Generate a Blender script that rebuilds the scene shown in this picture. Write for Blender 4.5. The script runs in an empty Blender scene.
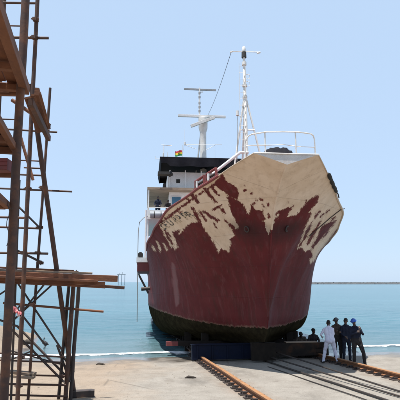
import bpy, math, random
import numpy as np
from mathutils import Vector, Matrix
random.seed(7); np.random.seed(7)
scene = bpy.context.scene
col = scene.collection
R = math.radians
# ------------------------------------------------------------------ camera
cam_d = bpy.data.cameras.new('camera'); cam = bpy.data.objects.new('camera', cam_d); col.objects.link(cam)
cam_d.sensor_width = 36; cam_d.lens = 45; cam_d.clip_start = .05; cam_d.clip_end = 80000
cam.location = (0, 0, 3.4); cam.rotation_euler = (R(90)+math.atan(82/500), 0, 0)
scene.camera = cam
scene.render.resolution_x = scene.render.resolution_y = 1024
# ------------------------------------------------------------------ sky and sun: near the zenith, a little from the camera's side
TO_SUN = Vector((-.15, -.10, 1)).normalized()
elev = math.asin(TO_SUN.z)
world = bpy.data.worlds.new('World'); scene.world = world; world.use_nodes = True
wn = world.node_tree.nodes; wl = world.node_tree.links
sky = wn.new('ShaderNodeTexSky'); sky.sky_type = 'NISHITA'; sky.sun_disc = False
sky.sun_elevation = elev; sky.sun_rotation = math.atan2(TO_SUN.x, TO_SUN.y)
sky.air_density = 1.0; sky.dust_density = .6; sky.ozone_density = 1.0; sky.altitude = 0
wn['Background'].inputs['Strength'].default_value = .058
hz_mix = wn.new('ShaderNodeMix'); hz_mix.data_type = 'RGBA'; hz_mix.inputs[0].default_value = .72    # an even veil of tropical haze over the clear sky
hz_mix.inputs[7].default_value = (6.75, 8.85, 11.7, 1)
wl.new(sky.outputs[0], hz_mix.inputs[6]); wl.new(hz_mix.outputs[2], wn['Background'].inputs['Color'])
sun_d = bpy.data.lights.new('sun', 'SUN'); sun = bpy.data.objects.new('sun', sun_d); col.objects.link(sun)
sun_d.energy = 5.0; sun_d.angle = R(.53); sun_d.color = (1, .955, .89)
sun.rotation_euler = TO_SUN.to_track_quat('Z', 'Y').to_euler(); sun.location = (0, 0, 60)
vs = scene.view_settings; vs.view_transform = 'Standard'; vs.look = 'None'; vs.gamma = 1; vs.exposure = .80; vs.use_curve_mapping = False

# ------------------------------------------------------------------ geometry of the place (numpy)
FPX = 500.0                       # focal length in photo pixels (photo 400 wide)
PITCH = math.atan(82/500)
CAMZ = 3.4                        # camera above the sea
def ray(px, py):
    u, v = (px-200)/FPX, -(py-200)/FPX
    return np.array([u, math.cos(PITCH)-v*math.sin(PITCH), math.sin(PITCH)+v*math.cos(PITCH)])
def at(px, py, Y):                # point on a pixel's ray at ground distance Y
    w = ray(px, py); t = Y/w[1]
    return np.array([w[0]*t, Y, CAMZ+w[2]*t])
SLOPE = 0.042; RY = math.radians(9)
RDIR = np.array([-math.sin(RY), math.cos(RY)])     # rails, downhill
def plane_z(x, y): return 1.0-SLOPE*(x*RDIR[0]+y*RDIR[1])
def on_ground(px, py, h=0.0):
    w = ray(px, py); t = (1.0+h-CAMZ)/(w[2]+SLOPE*(w[0]*RDIR[0]+w[1]*RDIR[1]))
    return np.array([w[0]*t, w[1]*t, CAMZ+w[2]*t])
def project(P):
    P = np.asarray(P, float); z = P[..., 2]-CAMZ; y = P[..., 1]
    d = y*math.cos(PITCH)+z*math.sin(PITCH); u = -y*math.sin(PITCH)+z*math.cos(PITCH)
    return np.stack([200+FPX*P[..., 0]/d, 200-FPX*u/d], -1)
# ship frame: S aft from the stem head, B to port (image right), V up from the slipway
PSI = math.radians(6)
SA = np.array([-math.sin(PSI), math.cos(PSI), -SLOPE]); SA /= np.linalg.norm(SA)
SB = np.array([math.cos(PSI), math.sin(PSI), 0.0]); SV = np.cross(SB, SA)
ST = np.array([3.08, 17.3, 7.95]); VT = 7.67
def ship(S, B, V):
    return ST+np.multiply.outer(np.asarray(S, float), SA)+np.multiply.outer(np.asarray(B, float), SB)+np.multiply.outer(np.asarray(V, float)-VT, SV)
def on_station(px, py, S):        # pixel -> (B, V) on the ship's cross-section plane S
    w = ray(px, py)
    r = np.linalg.solve(np.stack([SB, SV, -w], 1), np.array([0, 0, CAMZ])-ST-S*SA)
    return r[0], r[1]+VT
def pchip(x, y, q):
    x = np.asarray(x, float); y = np.asarray(y, float); q = np.asarray(q, float)
    h = np.diff(x); d = np.diff(y)/h; m = np.zeros_like(y)
    for i in range(1, len(x)-1):
        if d[i-1]*d[i] > 0:
            w1, w2 = 2*h[i]+h[i-1], h[i]+2*h[i-1]; m[i] = (w1+w2)/(w1/d[i-1]+w2/d[i])
    m[0], m[-1] = d[0], d[-1]
    qq = np.clip(q, x[0], x[-1]); i = np.clip(np.searchsorted(x, qq)-1, 0, len(x)-2)
    t = (qq-x[i])/h[i]
    return (2*t**3-3*t**2+1)*y[i]+(t**3-2*t**2+t)*h[i]*m[i]+(-2*t**3+3*t**2)*y[i+1]+(t**3-t**2)*h[i]*m[i+1]
STEM_S = [0, .25, .86, 1.85, 2.52, 2.92, 3.2, 3.57, 3.9, 4.3]
STEM_V = [7.22, 7.12, 6.88, 6.13, 5.25, 4.1, 3.1, 1.84, 1.15, .85]
SHEER = ([0, 1, 2, 3, 4, 5, 6, 7, 8, 10, 12, 16, 28, 40], [7.62, 7.42, 7.16, 6.97, 6.74, 6.5, 6.24, 6.02, 5.82, 5.55, 5.4, 5.3, 5.2, 5.8])
def stem_s(V): return np.interp(V, STEM_V[::-1], STEM_S[::-1])
def bottom_v(S): return np.where(S < 4.3, np.interp(S, STEM_S, STEM_V), np.interp(S, [4.3, 7, 12, 33, 40], [.85, .6, .5, .5, 3.4]))
def sheer_v(S): return pchip(*SHEER, S)
WL = [  # height, distances aft of the stem, half-breadths
 (0.50, [0, 2, 12, 40], [0.05, .25, .5, .5]),
 (0.72, [0, 2, 4, 6, 8, 12, 40], [0, .6, 1.8, 2.7, 3.4, 3.9, 3.9]),
 (1.30, [0, .3, 2.3, 4.3, 6.3, 8.3, 12.3, 40], [0, .12, 1.25, 2.6, 3.5, 4.05, 4.4, 4.4]),
 (2.30, [0, .6, 2.6, 4.6, 6.6, 8.6, 12.6, 40], [0, .24, 1.7, 3.05, 3.85, 4.35, 4.68, 4.68]),
 (2.90, [0, .8, 2.8, 4.8, 6.8, 8.8, 12.8, 40], [0, .4, 1.95, 3.2, 3.95, 4.4, 4.72, 4.72]),
 (3.80, [0, 1, 3, 5, 7, 9, 13, 40], [0, .65, 2.4, 3.4, 4.05, 4.45, 4.75, 4.75]),
 (4.80, [0, 1.3, 3.3, 5.3, 7.3, 9.3, 13, 40], [0, 1.25, 2.95, 3.75, 4.35, 4.7, 4.78, 4.78]),
 (5.70, [0, 1.8, 3.8, 5.8, 7.8, 13, 40], [0, 2.2, 3.65, 4.5, 4.95, 5.0, 5.0]),
 (6.24, [0, .8, 2.3, 4.3, 6.3, 40], [0, 1.2, 2.85, 4.25, 4.95, 5.05]),
 (6.74, [0, .95, 1.95, 2.95, 5, 40], [0, 1.5, 2.5, 3.4, 4.6, 5.0]),
 (7.16, [0, .55, 1.55, 2.5, 40], [0.0, 1.05, 2.2, 3.05, 5.0]),
 (7.24, [0, 1, 2, 40], [.0, 1.5, 2.3, 5.0]),
 (7.62, [0, 1, 2, 40], [1.17, 1.9, 2.7, 5.0])]
def half_breadth(S, V):
    S, V = np.broadcast_arrays(np.asarray(S, float), np.asarray(V, float))
    d = np.maximum(S-stem_s(V), 0)
    tab = np.stack([pchip(x, y, d) for _, x, y in WL])
    lv = np.array([w[0] for w in WL]); i = np.clip(np.searchsorted(lv, V)-1, 0, len(lv)-2)
    t = np.clip((V-lv[i])/(lv[i+1]-lv[i]), 0, 1)
    ii = np.indices(S.shape)
    sl = np.zeros_like(tab)
    for k in range(1, len(lv)-1): sl[k] = (tab[k+1]-tab[k-1])/(lv[k+1]-lv[k-1]) if lv[k] < 6.8 else (tab[k]-tab[k-1])/(lv[k]-lv[k-1])
    sl[0] = (tab[1]-tab[0])/(lv[1]-lv[0]); sl[1] = (tab[2]-tab[1])/(lv[2]-lv[1])*1.3; sl[-1] = (tab[-1]-tab[-2])/(lv[-1]-lv[-2])
    h = lv[i+1]-lv[i]; a, c = tab[(i,)+tuple(ii)], tab[(i+1,)+tuple(ii)]; ma, mc = sl[(i,)+tuple(ii)], sl[(i+1,)+tuple(ii)]
    b = np.maximum((2*t**3-3*t**2+1)*a+(t**3-2*t**2+t)*h*ma+(-2*t**3+3*t**2)*c+(t**3-t**2)*h*mc, 0)
    # the raked bow is a ruled surface from the stem to the sheer
    bs = pchip([0, 1, 2, 3, 4, 5, 6, 8], [1.17, 1.76, 2.34, 2.88, 3.43, 3.9, 4.25, 4.9], S); v0, v1 = bottom_v(S), sheer_v(S)
    t = np.clip((V-v0)/np.maximum(v1-v0, .01), 0, 1); w = np.clip((S-2.3)/2.2, 0, 1); w = w*w*(3-2*w)
    b = bs*t**1.06*(1-w)+b*w
    return b*np.clip(1-((np.maximum(S, 30)-30)/14)**2, .2, 1)
# ------------------------------------------------------------------ materials
def lin(c): return tuple(((v/255)/12.92 if v/255 <= .04045 else ((v/255+.055)/1.055)**2.4) for v in c)
class NT:
    def __init__(s, name):
        s.m = bpy.data.materials.new(name); s.m.use_nodes = True; s.n = s.m.node_tree.nodes; s.l = s.m.node_tree.links
        s.b = s.n['Principled BSDF']; s.out = s.n['Material Output']
    def new(s, t, **k):
        n = s.n.new(t)
        for a, v in k.items(): setattr(n, a, v)
        return n
    def put(s, sock, v):
        if hasattr(v, 'is_output'): s.l.new(v, sock)
        elif isinstance(v, (tuple, list)) and len(v) == 3 and sock.type == 'RGBA': sock.default_value = (*v, 1)
        else: sock.default_value = v
    def coord(s, kind='Object'): return s.new('ShaderNodeTexCoord').outputs[kind]
    def mapping(s, vec, scale=(1, 1, 1), rot=(0, 0, 0)):
        n = s.new('ShaderNodeMapping'); s.put(n.inputs[0], vec); n.inputs['Scale'].default_value = scale; n.inputs['Rotation'].default_value = rot; return n.outputs[0]
    def noise(s, vec, scale, detail=5, rough=.55, dist=0):
        n = s.new('ShaderNodeTexNoise'); s.put(n.inputs['Vector'], vec); n.inputs['Scale'].default_value = scale
        n.inputs['Detail'].default_value = detail; n.inputs['Roughness'].default_value = rough; n.inputs['Distortion'].default_value = dist; return n.outputs['Fac']
    def ramp(s, fac, a, b):       # linear step a..b -> 0..1
        n = s.new('ShaderNodeMapRange'); n.clamp = True; s.put(n.inputs[0], fac); n.inputs[1].default_value = a; n.inputs[2].default_value = b; return n.outputs[0]
    def math(s, op, a, b=0.0):
        n = s.new('ShaderNodeMath', operation=op); s.put(n.inputs[0], a); s.put(n.inputs[1], b); return n.outputs[0]
    def mix(s, fac, a, b, blend='MIX'):
        n = s.new('ShaderNodeMix', data_type='RGBA', blend_type=blend); s.put(n.inputs[0], fac); s.put(n.inputs[6], a); s.put(n.inputs[7], b); return n.outputs[2]
    def attr(s, name): return s.new('ShaderNodeAttribute', attribute_name=name).outputs['Fac']
    def bump(s, h, strength=.3, dist=.02, normal=None):
        n = s.new('ShaderNodeBump'); s.put(n.inputs['Height'], h); n.inputs['Strength'].default_value = strength; n.inputs['Distance'].default_value = dist
        if normal is not None: s.put(n.inputs['Normal'], normal)
        return n.outputs[0]
    def done(s, color=None, rough=None, metal=None, normal=None, spec=None):
        if color is not None: s.put(s.b.inputs['Base Color'], color)
        if rough is not None: s.put(s.b.inputs['Roughness'], rough)
        if metal is not None: s.put(s.b.inputs['Metallic'], metal)
        if spec is not None: s.put(s.b.inputs['Specular IOR Level'], spec)
        if normal is not None: s.put(s.b.inputs['Normal'], normal)
        return s.m
MATS = {}
def worn(name, base, second, third=None, scale=6, rough=.7, metal=0., bump=.25, bdist=.01, th=(.55, .7), stretch=(1, 1, 1)):
    """paint, steel or timber: two tones by noise, a third (rust, dirt) in patches, fine relief"""
    k = NT(name); v = k.mapping(k.coord(), stretch)
    n1 = k.noise(v, scale); c = k.mix(k.ramp(n1, .35, .68), base, second)
    if third: c = k.mix(k.ramp(k.noise(v, scale*.45, 8, .68), *th), c, third)
    n2 = k.noise(v, scale*9, 4); c = k.mix(k.math('MULTIPLY', k.ramp(n2, .4, .7), .18), c, (.02, .016, .012))
    rr = k.math('ADD', k.math('MULTIPLY', n1, .25), rough-.12)
    MATS[name] = k.done(c, rr, metal, k.bump(k.noise(v, scale*4, 6), bump, bdist)); return MATS[name]
worn('rusty_steel', (.050, .027, .021), (.085, .042, .028), (.15, .060, .028), 5, .75, .0, .35, .004, (.5, .66))
worn('dark_steel', (.030, .022, .020), (.055, .036, .029), (.10, .046, .026), 6, .65, .0, .3, .003)
worn('scaffold_timber', (.145, .055, .028), (.22, .092, .045), (.075, .034, .022), 3, .85, 0, .5, .006, (.5, .7), (1, .35, 3))
worn('grey_timber', (.21, .155, .11), (.33, .25, .18), (.12, .08, .055), 3, .85, 0, .5, .006, (.55, .7), (.4, 1, 3))
worn('white_paint', (.78, .78, .77), (.70, .70, .69), (.42, .33, .26), 2.2, .45, 0, .12, .004, (.66, .82))
worn('grey_white_paint', (.60, .60, .59), (.70, .69, .68), (.38, .32, .27), 3, .5, 0, .15, .004, (.6, .8))
worn('tan_paint', (.52, .40, .29), (.60, .48, .36), (.30, .19, .13), 3, .6, 0, .15, .004, (.55, .75))
worn('stem_grey', (.52, .49, .47), (.60, .57, .54), (.36, .27, .21), 3, .55, 0, .15, .004, (.55, .8))
worn('mast_paint', (.72, .71, .68), (.62, .60, .56), (.34, .24, .17), 4, .5, 0, .15, .003, (.6, .75))
worn('black_canvas', (.007, .007, .011), (.013, .013, .019), None, 3, .8, 0, .4, .01)
worn('black_rubber', (.016, .016, .017), (.03, .029, .028), None, 6, .8, 0, .3, .005)
worn('red_oxide', (.16, .028, .030), (.21, .042, .038), (.09, .035, .025), 3, .6, 0, .25, .005)
worn('carriage_blue', (.004, .007, .020), (.006, .010, .028), (.014, .009, .007), 2.5, .6, 0, .25, .006, (.6, .72))
worn('carriage_steel', (.016, .013, .012), (.030, .022, .018), (.06, .03, .018), 3, .75, 0, .3, .006)
worn('block_timber', (.014, .011, .009), (.024, .018, .014), (.01, .008, .007), 4, .9, 0, .5, .01)
worn('rail_rust', (.24, .112, .043), (.32, .16, .068), (.115, .055, .03), 7, .75, 0, .35, .004, (.56, .7))
worn('rail_side_rust', (.16, .07, .03), (.24, .10, .04), (.07, .04, .025), 7, .8, 0, .35, .004)
worn('cable_steel', (.030, .025, .023), (.05, .04, .035), (.09, .05, .03), 20, .55, .3, .4, .003)
worn('rope_fibre', (.20, .19, .17), (.32, .30, .26), None, 30, .9, 0, .5, .004)
worn('window_glass', (.03, .10, .17), (.05, .15, .24), None, 1, .12, 0, .02, .002)
worn('breakwater_rock', (.055, .062, .070), (.085, .092, .10), (.04, .045, .05), .3, .9, 0, 1.0, .6)
worn('grey_steel_far', (.25, .27, .29), (.33, .34, .36), None, 2, .7)
worn('skin', (.052, .028, .019), (.068, .037, .025), None, 12, .5, 0, .15, .002)
worn('hair', (.008, .007, .007), (.016, .014, .013), None, 60, .85, 0, .6, .004)
worn('white_cloth', (.66, .65, .74), (.58, .57, .68), (.40, .37, .40), 7, .9, 0, .5, .012, (.62, .8))
worn('navy_cloth', (.012, .015, .028), (.022, .026, .042), (.05, .045, .045), 7, .9, 0, .5, .012, (.62, .8))
worn('dark_cloth', (.020, .018, .020), (.036, .032, .032), (.06, .05, .045), 7, .9, 0, .5, .012, (.6, .8))
worn('brown_cloth', (.045, .032, .024), (.07, .05, .036), None, 7, .9, 0, .5, .012)
worn('shoe', (.012, .011, .011), (.025, .022, .02), None, 10, .6)
worn('eye', (.05, .045, .04), (.04, .035, .03), None, 5, .2)
worn('lip', (.07, .022, .02), (.08, .026, .024), None, 9, .45)
worn('helmet_blue', (.015, .085, .36), (.02, .10, .42), None, 5, .35, 0, .05)
worn('helmet_dark', (.03, .03, .034), (.05, .05, .055), None, 5, .4, 0, .05)
worn('flag_red', (.50, .02, .035), (.56, .03, .045), None, 8, .8)
worn('flag_gold', (.72, .50, .03), (.78, .56, .05), None, 8, .8)
worn('flag_green', (.02, .20, .06), (.03, .25, .08), None, 8, .8)
worn('name_paint', (.030, .026, .025), (.06, .05, .045), (.55, .42, .28), 11, .6, 0, .2, .003, (.47, .50))
worn('bird_feather', (.012, .012, .015), (.03, .03, .034), None, 20, .7)
worn('driftwood', (.035, .028, .023), (.06, .048, .038), None, 8, .9)
worn('stone_chip', (.16, .13, .10), (.26, .22, .17), (.06, .05, .04), 5, .9)
worn('rag_red', (.42, .05, .06), (.62, .30, .30), (.75, .70, .68), 14, .9, 0, .5, .01, (.5, .56))

for nm_ in ('black_canvas', 'carriage_steel', 'carriage_blue', 'block_timber', 'dark_cloth', 'navy_cloth'): MATS[nm_].node_tree.nodes['Principled BSDF'].inputs['Specular IOR Level'].default_value = .12
def hull_material():
    k = NT('flaked_hull_paint'); o = k.coord()
    fine = k.noise(o, 13, 7, .68); mid = k.noise(k.mapping(o, (1, 1, .55)), 3.2, 6, .6)
    sd = k.math('ADD', k.attr('flake'), k.math('ADD', k.math('MULTIPLY', k.math('SUBTRACT', fine, .5), 3.6), k.math('ADD', k.math('MULTIPLY', k.math('SUBTRACT', mid, .5), 2.6), k.math('MULTIPLY', k.math('SUBTRACT', k.noise(k.mapping(o, (5, 5, 1.1)), 2.0, 7, .68), .5), 6.5))))
    tanf = k.ramp(sd, -.12, .12)
    red = k.mix(k.ramp(k.noise(o, .9, 6, .6), .35, .7), (.092, .0135, .0150), (.130, .0215, .0225))
    streak = k.noise(k.mapping(o, (3.2, 3.2, .16)), 1.6, 6, .62)
    red = k.mix(k.math('MULTIPLY', k.ramp(streak, .53, .76), .5), red, (.17, .07, .07))
    red = k.mix(k.math('MULTIPLY', k.ramp(k.noise(k.mapping(o, (4, 4, .3)), 1.1, 6, .6), .50, .70), .6), red, (.062, .022, .017))
    tan = k.mix(k.ramp(k.noise(o, 1.4, 6, .6), .35, .7), (.61, .47, .345), (.70, .56, .435))
    tan = k.mix(k.math('MULTIPLY', k.ramp(streak, .50, .78), .5), tan, (.36, .25, .17))
    tan = k.mix(k.math('MULTIPLY', k.ramp(k.noise(o, 22, 5, .7), .62, .74), .55), tan, (.24, .10, .07))
    c = k.mix(tanf, red, tan)
    lip = k.math('MULTIPLY', k.ramp(sd, -.9, -.05), k.ramp(sd, .7, .05))       # bare primer and rust along the broken edge
    c = k.mix(k.math('MULTIPLY', lip, k.ramp(k.noise(o, 9, 5, .7), .40, .62)), c, (.20, .085, .055))
    sepz = k.new('ShaderNodeSeparateXYZ'); k.put(sepz.inputs[0], o)
    def seam(v, step, off, wd):
        q = k.math('FRACT', k.math('ADD', k.math('DIVIDE', v, step), off)); return k.ramp(k.math('ABSOLUTE', k.math('SUBTRACT', q, .5)), wd/step, 0)
    seams = k.math('MAXIMUM', seam(sepz.outputs[2], 1.28, .21, .018), seam(sepz.outputs[1], 2.9, .4, .018))
    c = k.mix(k.math('MULTIPLY', k.math('MULTIPLY', seams, k.ramp(k.noise(o, 2.2, 5), .35, .65)), .32), c, (.06, .025, .02))
    frames = k.math('SINE', k.math('MULTIPLY', sepz.outputs[1], 10.2))
    # anti-fouling below the boot line, a pale salt line along its edge
    bt = k.math('ADD', k.attr('boot'), k.math('MULTIPLY', k.math('SUBTRACT', k.noise(k.mapping(o, (2, 2, 1)), 2.5, 5), .5), .26))
    foul = k.mix(k.ramp(k.noise(o, 3, 7, .65), .4, .68), (.020, .016, .010), (.040, .033, .018))
    line = k.math('MULTIPLY', k.ramp(bt, .10, .02), k.ramp(k.noise(o, 5, 6, .7), .35, .6))
    c = k.mix(k.math('MULTIPLY', line, .38), c, (.38, .30, .20))
    c = k.mix(k.ramp(bt, .02, -.02), c, foul)
    c = k.mix(k.math('MULTIPLY', k.ramp(k.math('ADD', k.attr('scuff'), k.math('MULTIPLY', k.math('SUBTRACT', mid, .5), 5)), -.5, 1.2), .28), c, (.36, .22, .21))
    # dark smudge around the anchor pipe, reaching further below it
    hw = k.math('MULTIPLY', k.ramp(k.math('ADD', k.attr('hawse'), k.math('MULTIPLY', fine, .25)), .72, .26), .68)
    c = k.mix(hw, c, (.028, .014, .014))
    # plating: seams and shallow dishing between frames
    dish = k.noise(k.mapping(o, (1.1, 1.1, .8)), 1.0, 2)
    h = k.math('ADD', k.math('MULTIPLY', dish, 1.0), k.math('ADD', k.math('MULTIPLY', tanf, .03), k.math('ADD', k.math('MULTIPLY', seams, .10), k.math('MULTIPLY', frames, .045))))
    n = k.bump(h, .85, .07); n = k.bump(k.noise(o, 30, 5), .18, .006, n)
    k.done(c, k.math('ADD', k.math('MULTIPLY', fine, .2), .52), 0, n, k.math('MULTIPLY', k.ramp(bt, -.02, .02), .16))
    MATS['hull'] = k.m
hull_material()

GAUGE = 5.26; RO = on_ground(203, 362)
def ground_material():
    k = NT('slipway_concrete_and_sand'); o = k.coord()
    big = k.noise(o, .22, 6, .6); mid = k.noise(o, 1.3, 7, .65); fine = k.noise(o, 28, 5, .7)
    conc = k.mix(k.ramp(mid, .35, .68), (.190, .171, .145), (.25, .229, .198))
    conc = k.mix(k.math('MULTIPLY', k.ramp(k.noise(k.mapping(o, (1, .35, 1), (0, 0, R(9))), 1.1, 8, .7), .54, .70), .55), conc, (.13, .11, .088))
    sand = k.mix(k.ramp(mid, .35, .7), (.215, .166, .120), (.262, .208, .156))
    sep = k.new('ShaderNodeSeparateXYZ'); k.put(sep.inputs[0], o)
    sx = k.math('ADD', sep.outputs[0], k.math('MULTIPLY', k.math('SUBTRACT', big, .5), 7))
    c = k.mix(k.ramp(sx, -1.2, -3.2), conc, sand)
    c = k.mix(k.math('MULTIPLY', k.ramp(fine, .50, .68), .55), c, (.095, .076, .058))
    c = k.mix(k.math('MULTIPLY', k.ramp(k.noise(o, 4, 8, .75), .56, .68), .55), c, (.085, .069, .054))
    for c0 in (0.0, GAUGE):           # rust bled from the rails
        dx = k.math('ABSOLUTE', k.math('SUBTRACT', k.math('ADD', k.math('MULTIPLY', k.math('SUBTRACT', sep.outputs[0], float(RO[0])), math.cos(RY)), k.math('MULTIPLY', k.math('SUBTRACT', sep.outputs[1], float(RO[1])), math.sin(RY))), c0))
        st_ = k.math('MULTIPLY', k.ramp(dx, .75, .05), k.ramp(k.noise(o, 1.7, 7, .7), .38, .66))
        c = k.mix(k.math('MULTIPLY', st_, .75), c, (.145, .075, .035))
    oil = k.ramp(k.noise(k.mapping(o, (.55, .3, 1)), 1.0, 7, .66), .54, .68)
    c = k.mix(k.math('MULTIPLY', oil, .55), c, (.085, .075, .064))
    wet = k.ramp(k.math('ADD', sep.outputs[2], k.math('MULTIPLY', k.math('SUBTRACT', k.noise(o, .8, 5), .5), .22)), .115, .03)
    c = k.mix(wet, c, k.mix(.66, c, (.045, .040, .034)))
    r = k.math('SUBTRACT', .9, k.math('MULTIPLY', wet, .72))
    vor = k.new('ShaderNodeTexVoronoi', feature='DISTANCE_TO_EDGE'); k.put(vor.inputs['Vector'], k.math('ADD', 0, 0)); 
    k.l.new(o, vor.inputs['Vector']); vor.inputs['Scale'].default_value = .32
    crack = k.math('MULTIPLY', k.ramp(vor.outputs['Distance'], .012, .002), k.ramp(k.noise(o, .6, 4), .45, .6))
    c = k.mix(k.math('MULTIPLY', crack, .6), c, (.10, .08, .062))
    h = k.math('ADD', k.math('MULTIPLY', mid, .6), k.math('MULTIPLY', fine, .25))
    h = k.math('SUBTRACT', h, k.math('MULTIPLY', crack, .3))
    st = k.new('ShaderNodeBump'); k.put(st.inputs['Height'], h); st.inputs['Distance'].default_value = .055; k.put(st.inputs['Strength'], k.math('SUBTRACT', .8, k.math('MULTIPLY', wet, .72)))
    MATS['ground'] = k.done(c, r, 0, st.outputs[0])
ground_material()
def sea_material():
    k = NT('sea_water'); o = k.coord()
    v = k.mapping(o, (.45, 1.0, 1), (0, 0, R(-8)))
    w1 = k.noise(v, .55, 4, .55); w2 = k.noise(v, 2.3, 5, .6); w3 = k.noise(v, 9, 3, .6)
    n = k.bump(w1, .55, .6); n = k.bump(w2, .7, .2, n); n = k.bump(w3, .45, .04, n)
    patch = k.noise(k.mapping(o, (.02, .06, 1)), 1.0, 5, .6)
    c = k.mix(k.ramp(patch, .35, .68), (.032, .100, .128), (.044, .126, .156))
    sep = k.new('ShaderNodeSeparateXYZ'); k.put(sep.inputs[0], o)
    shallow = k.ramp(sep.outputs[1], 38, 23)
    c = k.mix(k.math('MULTIPLY', shallow, .75), c, (.105, .145, .152))
    k.b.inputs['IOR'].default_value = 1.33
    MATS['sea'] = k.done(c, .16, 0, n)
    k = NT('surf_foam'); o = k.coord()
    f = k.attr('edge'); nz = k.noise(k.mapping(o, (.6, 1.4, 1)), 1.6, 9, .74)
    a = k.ramp(k.math('ADD', f, k.math('MULTIPLY', k.math('SUBTRACT', nz, .5), 3.4)), .55, 1.0)
    k.put(k.b.inputs['Alpha'], a); MATS['foam'] = k.done((.82, .84, .85), .85, 0, k.bump(nz, .6, .05))
sea_material()

# ------------------------------------------------------------------ object helpers
ORIGIN = {}
def tag(o, label=None, cat=None, group=None, kind=None):
    if label: o['label'] = label
    if cat: o['category'] = cat
    if group: o['group'] = group
    if kind: o['kind'] = kind
    return o
def thing(name, loc, label, cat, group=None):
    o = bpy.data.objects.new(name, None); o.empty_display_size = .2; col.objects.link(o); o.location = tuple(loc)
    ORIGIN[o] = np.array(loc, float); return tag(o, label, cat, group)
def link(name, me, parent=None, loc=None):
    o = bpy.data.objects.new(name, me); col.objects.link(o)
    if parent is not None: o.parent = parent; ORIGIN[o] = ORIGIN[parent]
    if loc is not None: o.location = tuple(loc)
    return o
def build(name, V, F, mat, parent=None, smooth=False, angle=40):
    V = np.asarray(V, float)
    if parent is not None: org = ORIGIN[parent]
    else: org = np.array([(V[:, 0].min()+V[:, 0].max())/2, (V[:, 1].min()+V[:, 1].max())/2, V[:, 2].min()])
    me = bpy.data.meshes.new(name); me.from_pydata((V-org).tolist(), [], [tuple(f) for f in F])
    for m in (mat if isinstance(mat, (list, tuple)) else [mat]): me.materials.append(MATS[m])
    if smooth:
        me.shade_smooth()
        try: me.set_sharp_from_angle(angle=R(angle))
        except Exception: pass
    me.update()
    o = link(name, me, parent)
    if parent is None: o.location = tuple(org); ORIGIN[o] = org
    return o
class MB:                          # several shapes gathered into one mesh
    def __init__(s): s.V = []; s.F = []
    def add(s, V, F):
        n = len(s.V); s.V += [tuple(v) for v in V]; s.F += [tuple(i+n for i in f) for f in F]; return s
    def build(s, name, mat, parent=None, smooth=False, angle=40): return build(name, s.V, s.F, mat, parent, smooth, angle)
def frame_of(d):
    d = d/np.linalg.norm(d); a = np.array([0, 0, 1.]) if abs(d[2]) < .95 else np.array([1., 0, 0])
    s = np.cross(d, a); s /= np.linalg.norm(s); return s, np.cross(s, d)
def tube(p0, p1, r0, r1=None, n=10, segs=1, bow=0.0):
    p0, p1 = np.array(p0, float), np.array(p1, float); r1 = r0 if r1 is None else r1
    s, u = frame_of(p1-p0); V = []; F = []
    for j in range(segs+1):
        t = j/segs; c = p0+(p1-p0)*t-np.array([0, 0, bow])*4*t*(1-t); r = r0+(r1-r0)*t
        V += [c+r*(math.cos(2*math.pi*i/n)*s+math.sin(2*math.pi*i/n)*u) for i in range(n)]
    for j in range(segs):
        F += [(j*n+i, j*n+(i+1) % n, (j+1)*n+(i+1) % n, (j+1)*n+i) for i in range(n)]
    F += [tuple(range(n))[::-1], tuple(segs*n+i for i in range(n))]
    return V, F
def path_tube(pts, r, n=8):
    pts = [np.array(p, float) for p in pts]; V = []; F = []
    for j, p in enumerate(pts):
        d = pts[min(j+1, len(pts)-1)]-pts[max(j-1, 0)]; s, u = frame_of(d)
        rr = r[j] if isinstance(r, (list, tuple)) else r
        V += [p+rr*(math.cos(2*math.pi*i/n)*s+math.sin(2*math.pi*i/n)*u) for i in range(n)]
    for j in range(len(pts)-1):
        F += [(j*n+i, j*n+(i+1) % n, (j+1)*n+(i+1) % n, (j+1)*n+i) for i in range(n)]
    F += [tuple(range(n))[::-1], tuple((len(pts)-1)*n+i for i in range(n))]
    return V, F
def box8(c):                       # eight corners, bottom four then top four
    return c, [(3, 2, 1, 0), (4, 5, 6, 7), (0, 1, 5, 4), (1, 2, 6, 5), (2, 3, 7, 6), (3, 0, 4, 7)]
def beam(p0, p1, w, h, side=None, bev=.006):
    """squared timber between two points with chamfered edges"""
    p0, p1 = np.array(p0, float), np.array(p1, float); d = p1-p0; s, u = frame_of(d)
    if side is not None: s = np.array(side, float); s -= d*(s@d)/(d@d); s /= np.linalg.norm(s); u = np.cross(s, d/np.linalg.norm(d))
    a, b = w/2, h/2; e = min(bev, a*.4, b*.4)
    prof = [(-a+e, -b), (a-e, -b), (a, -b+e), (a, b-e), (a-e, b), (-a+e, b), (-a, b-e), (-a, -b+e)]
    V = [p+s*x+u*y for p in (p0, p1) for x, y in prof]; n = 8
    F = [(i, (i+1) % n, n+(i+1) % n, n+i) for i in range(n)]+[tuple(range(n))[::-1], tuple(range(n, 2*n))]
    return V, F
def sbox(S0, S1, B0, B1, V0, V1):  # box in the ship's frame
    return box8([ship(S, B, V) for V in (V0, V1) for S, B in ((S0, B0), (S1, B0), (S1, B1), (S0, B1))])
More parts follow.
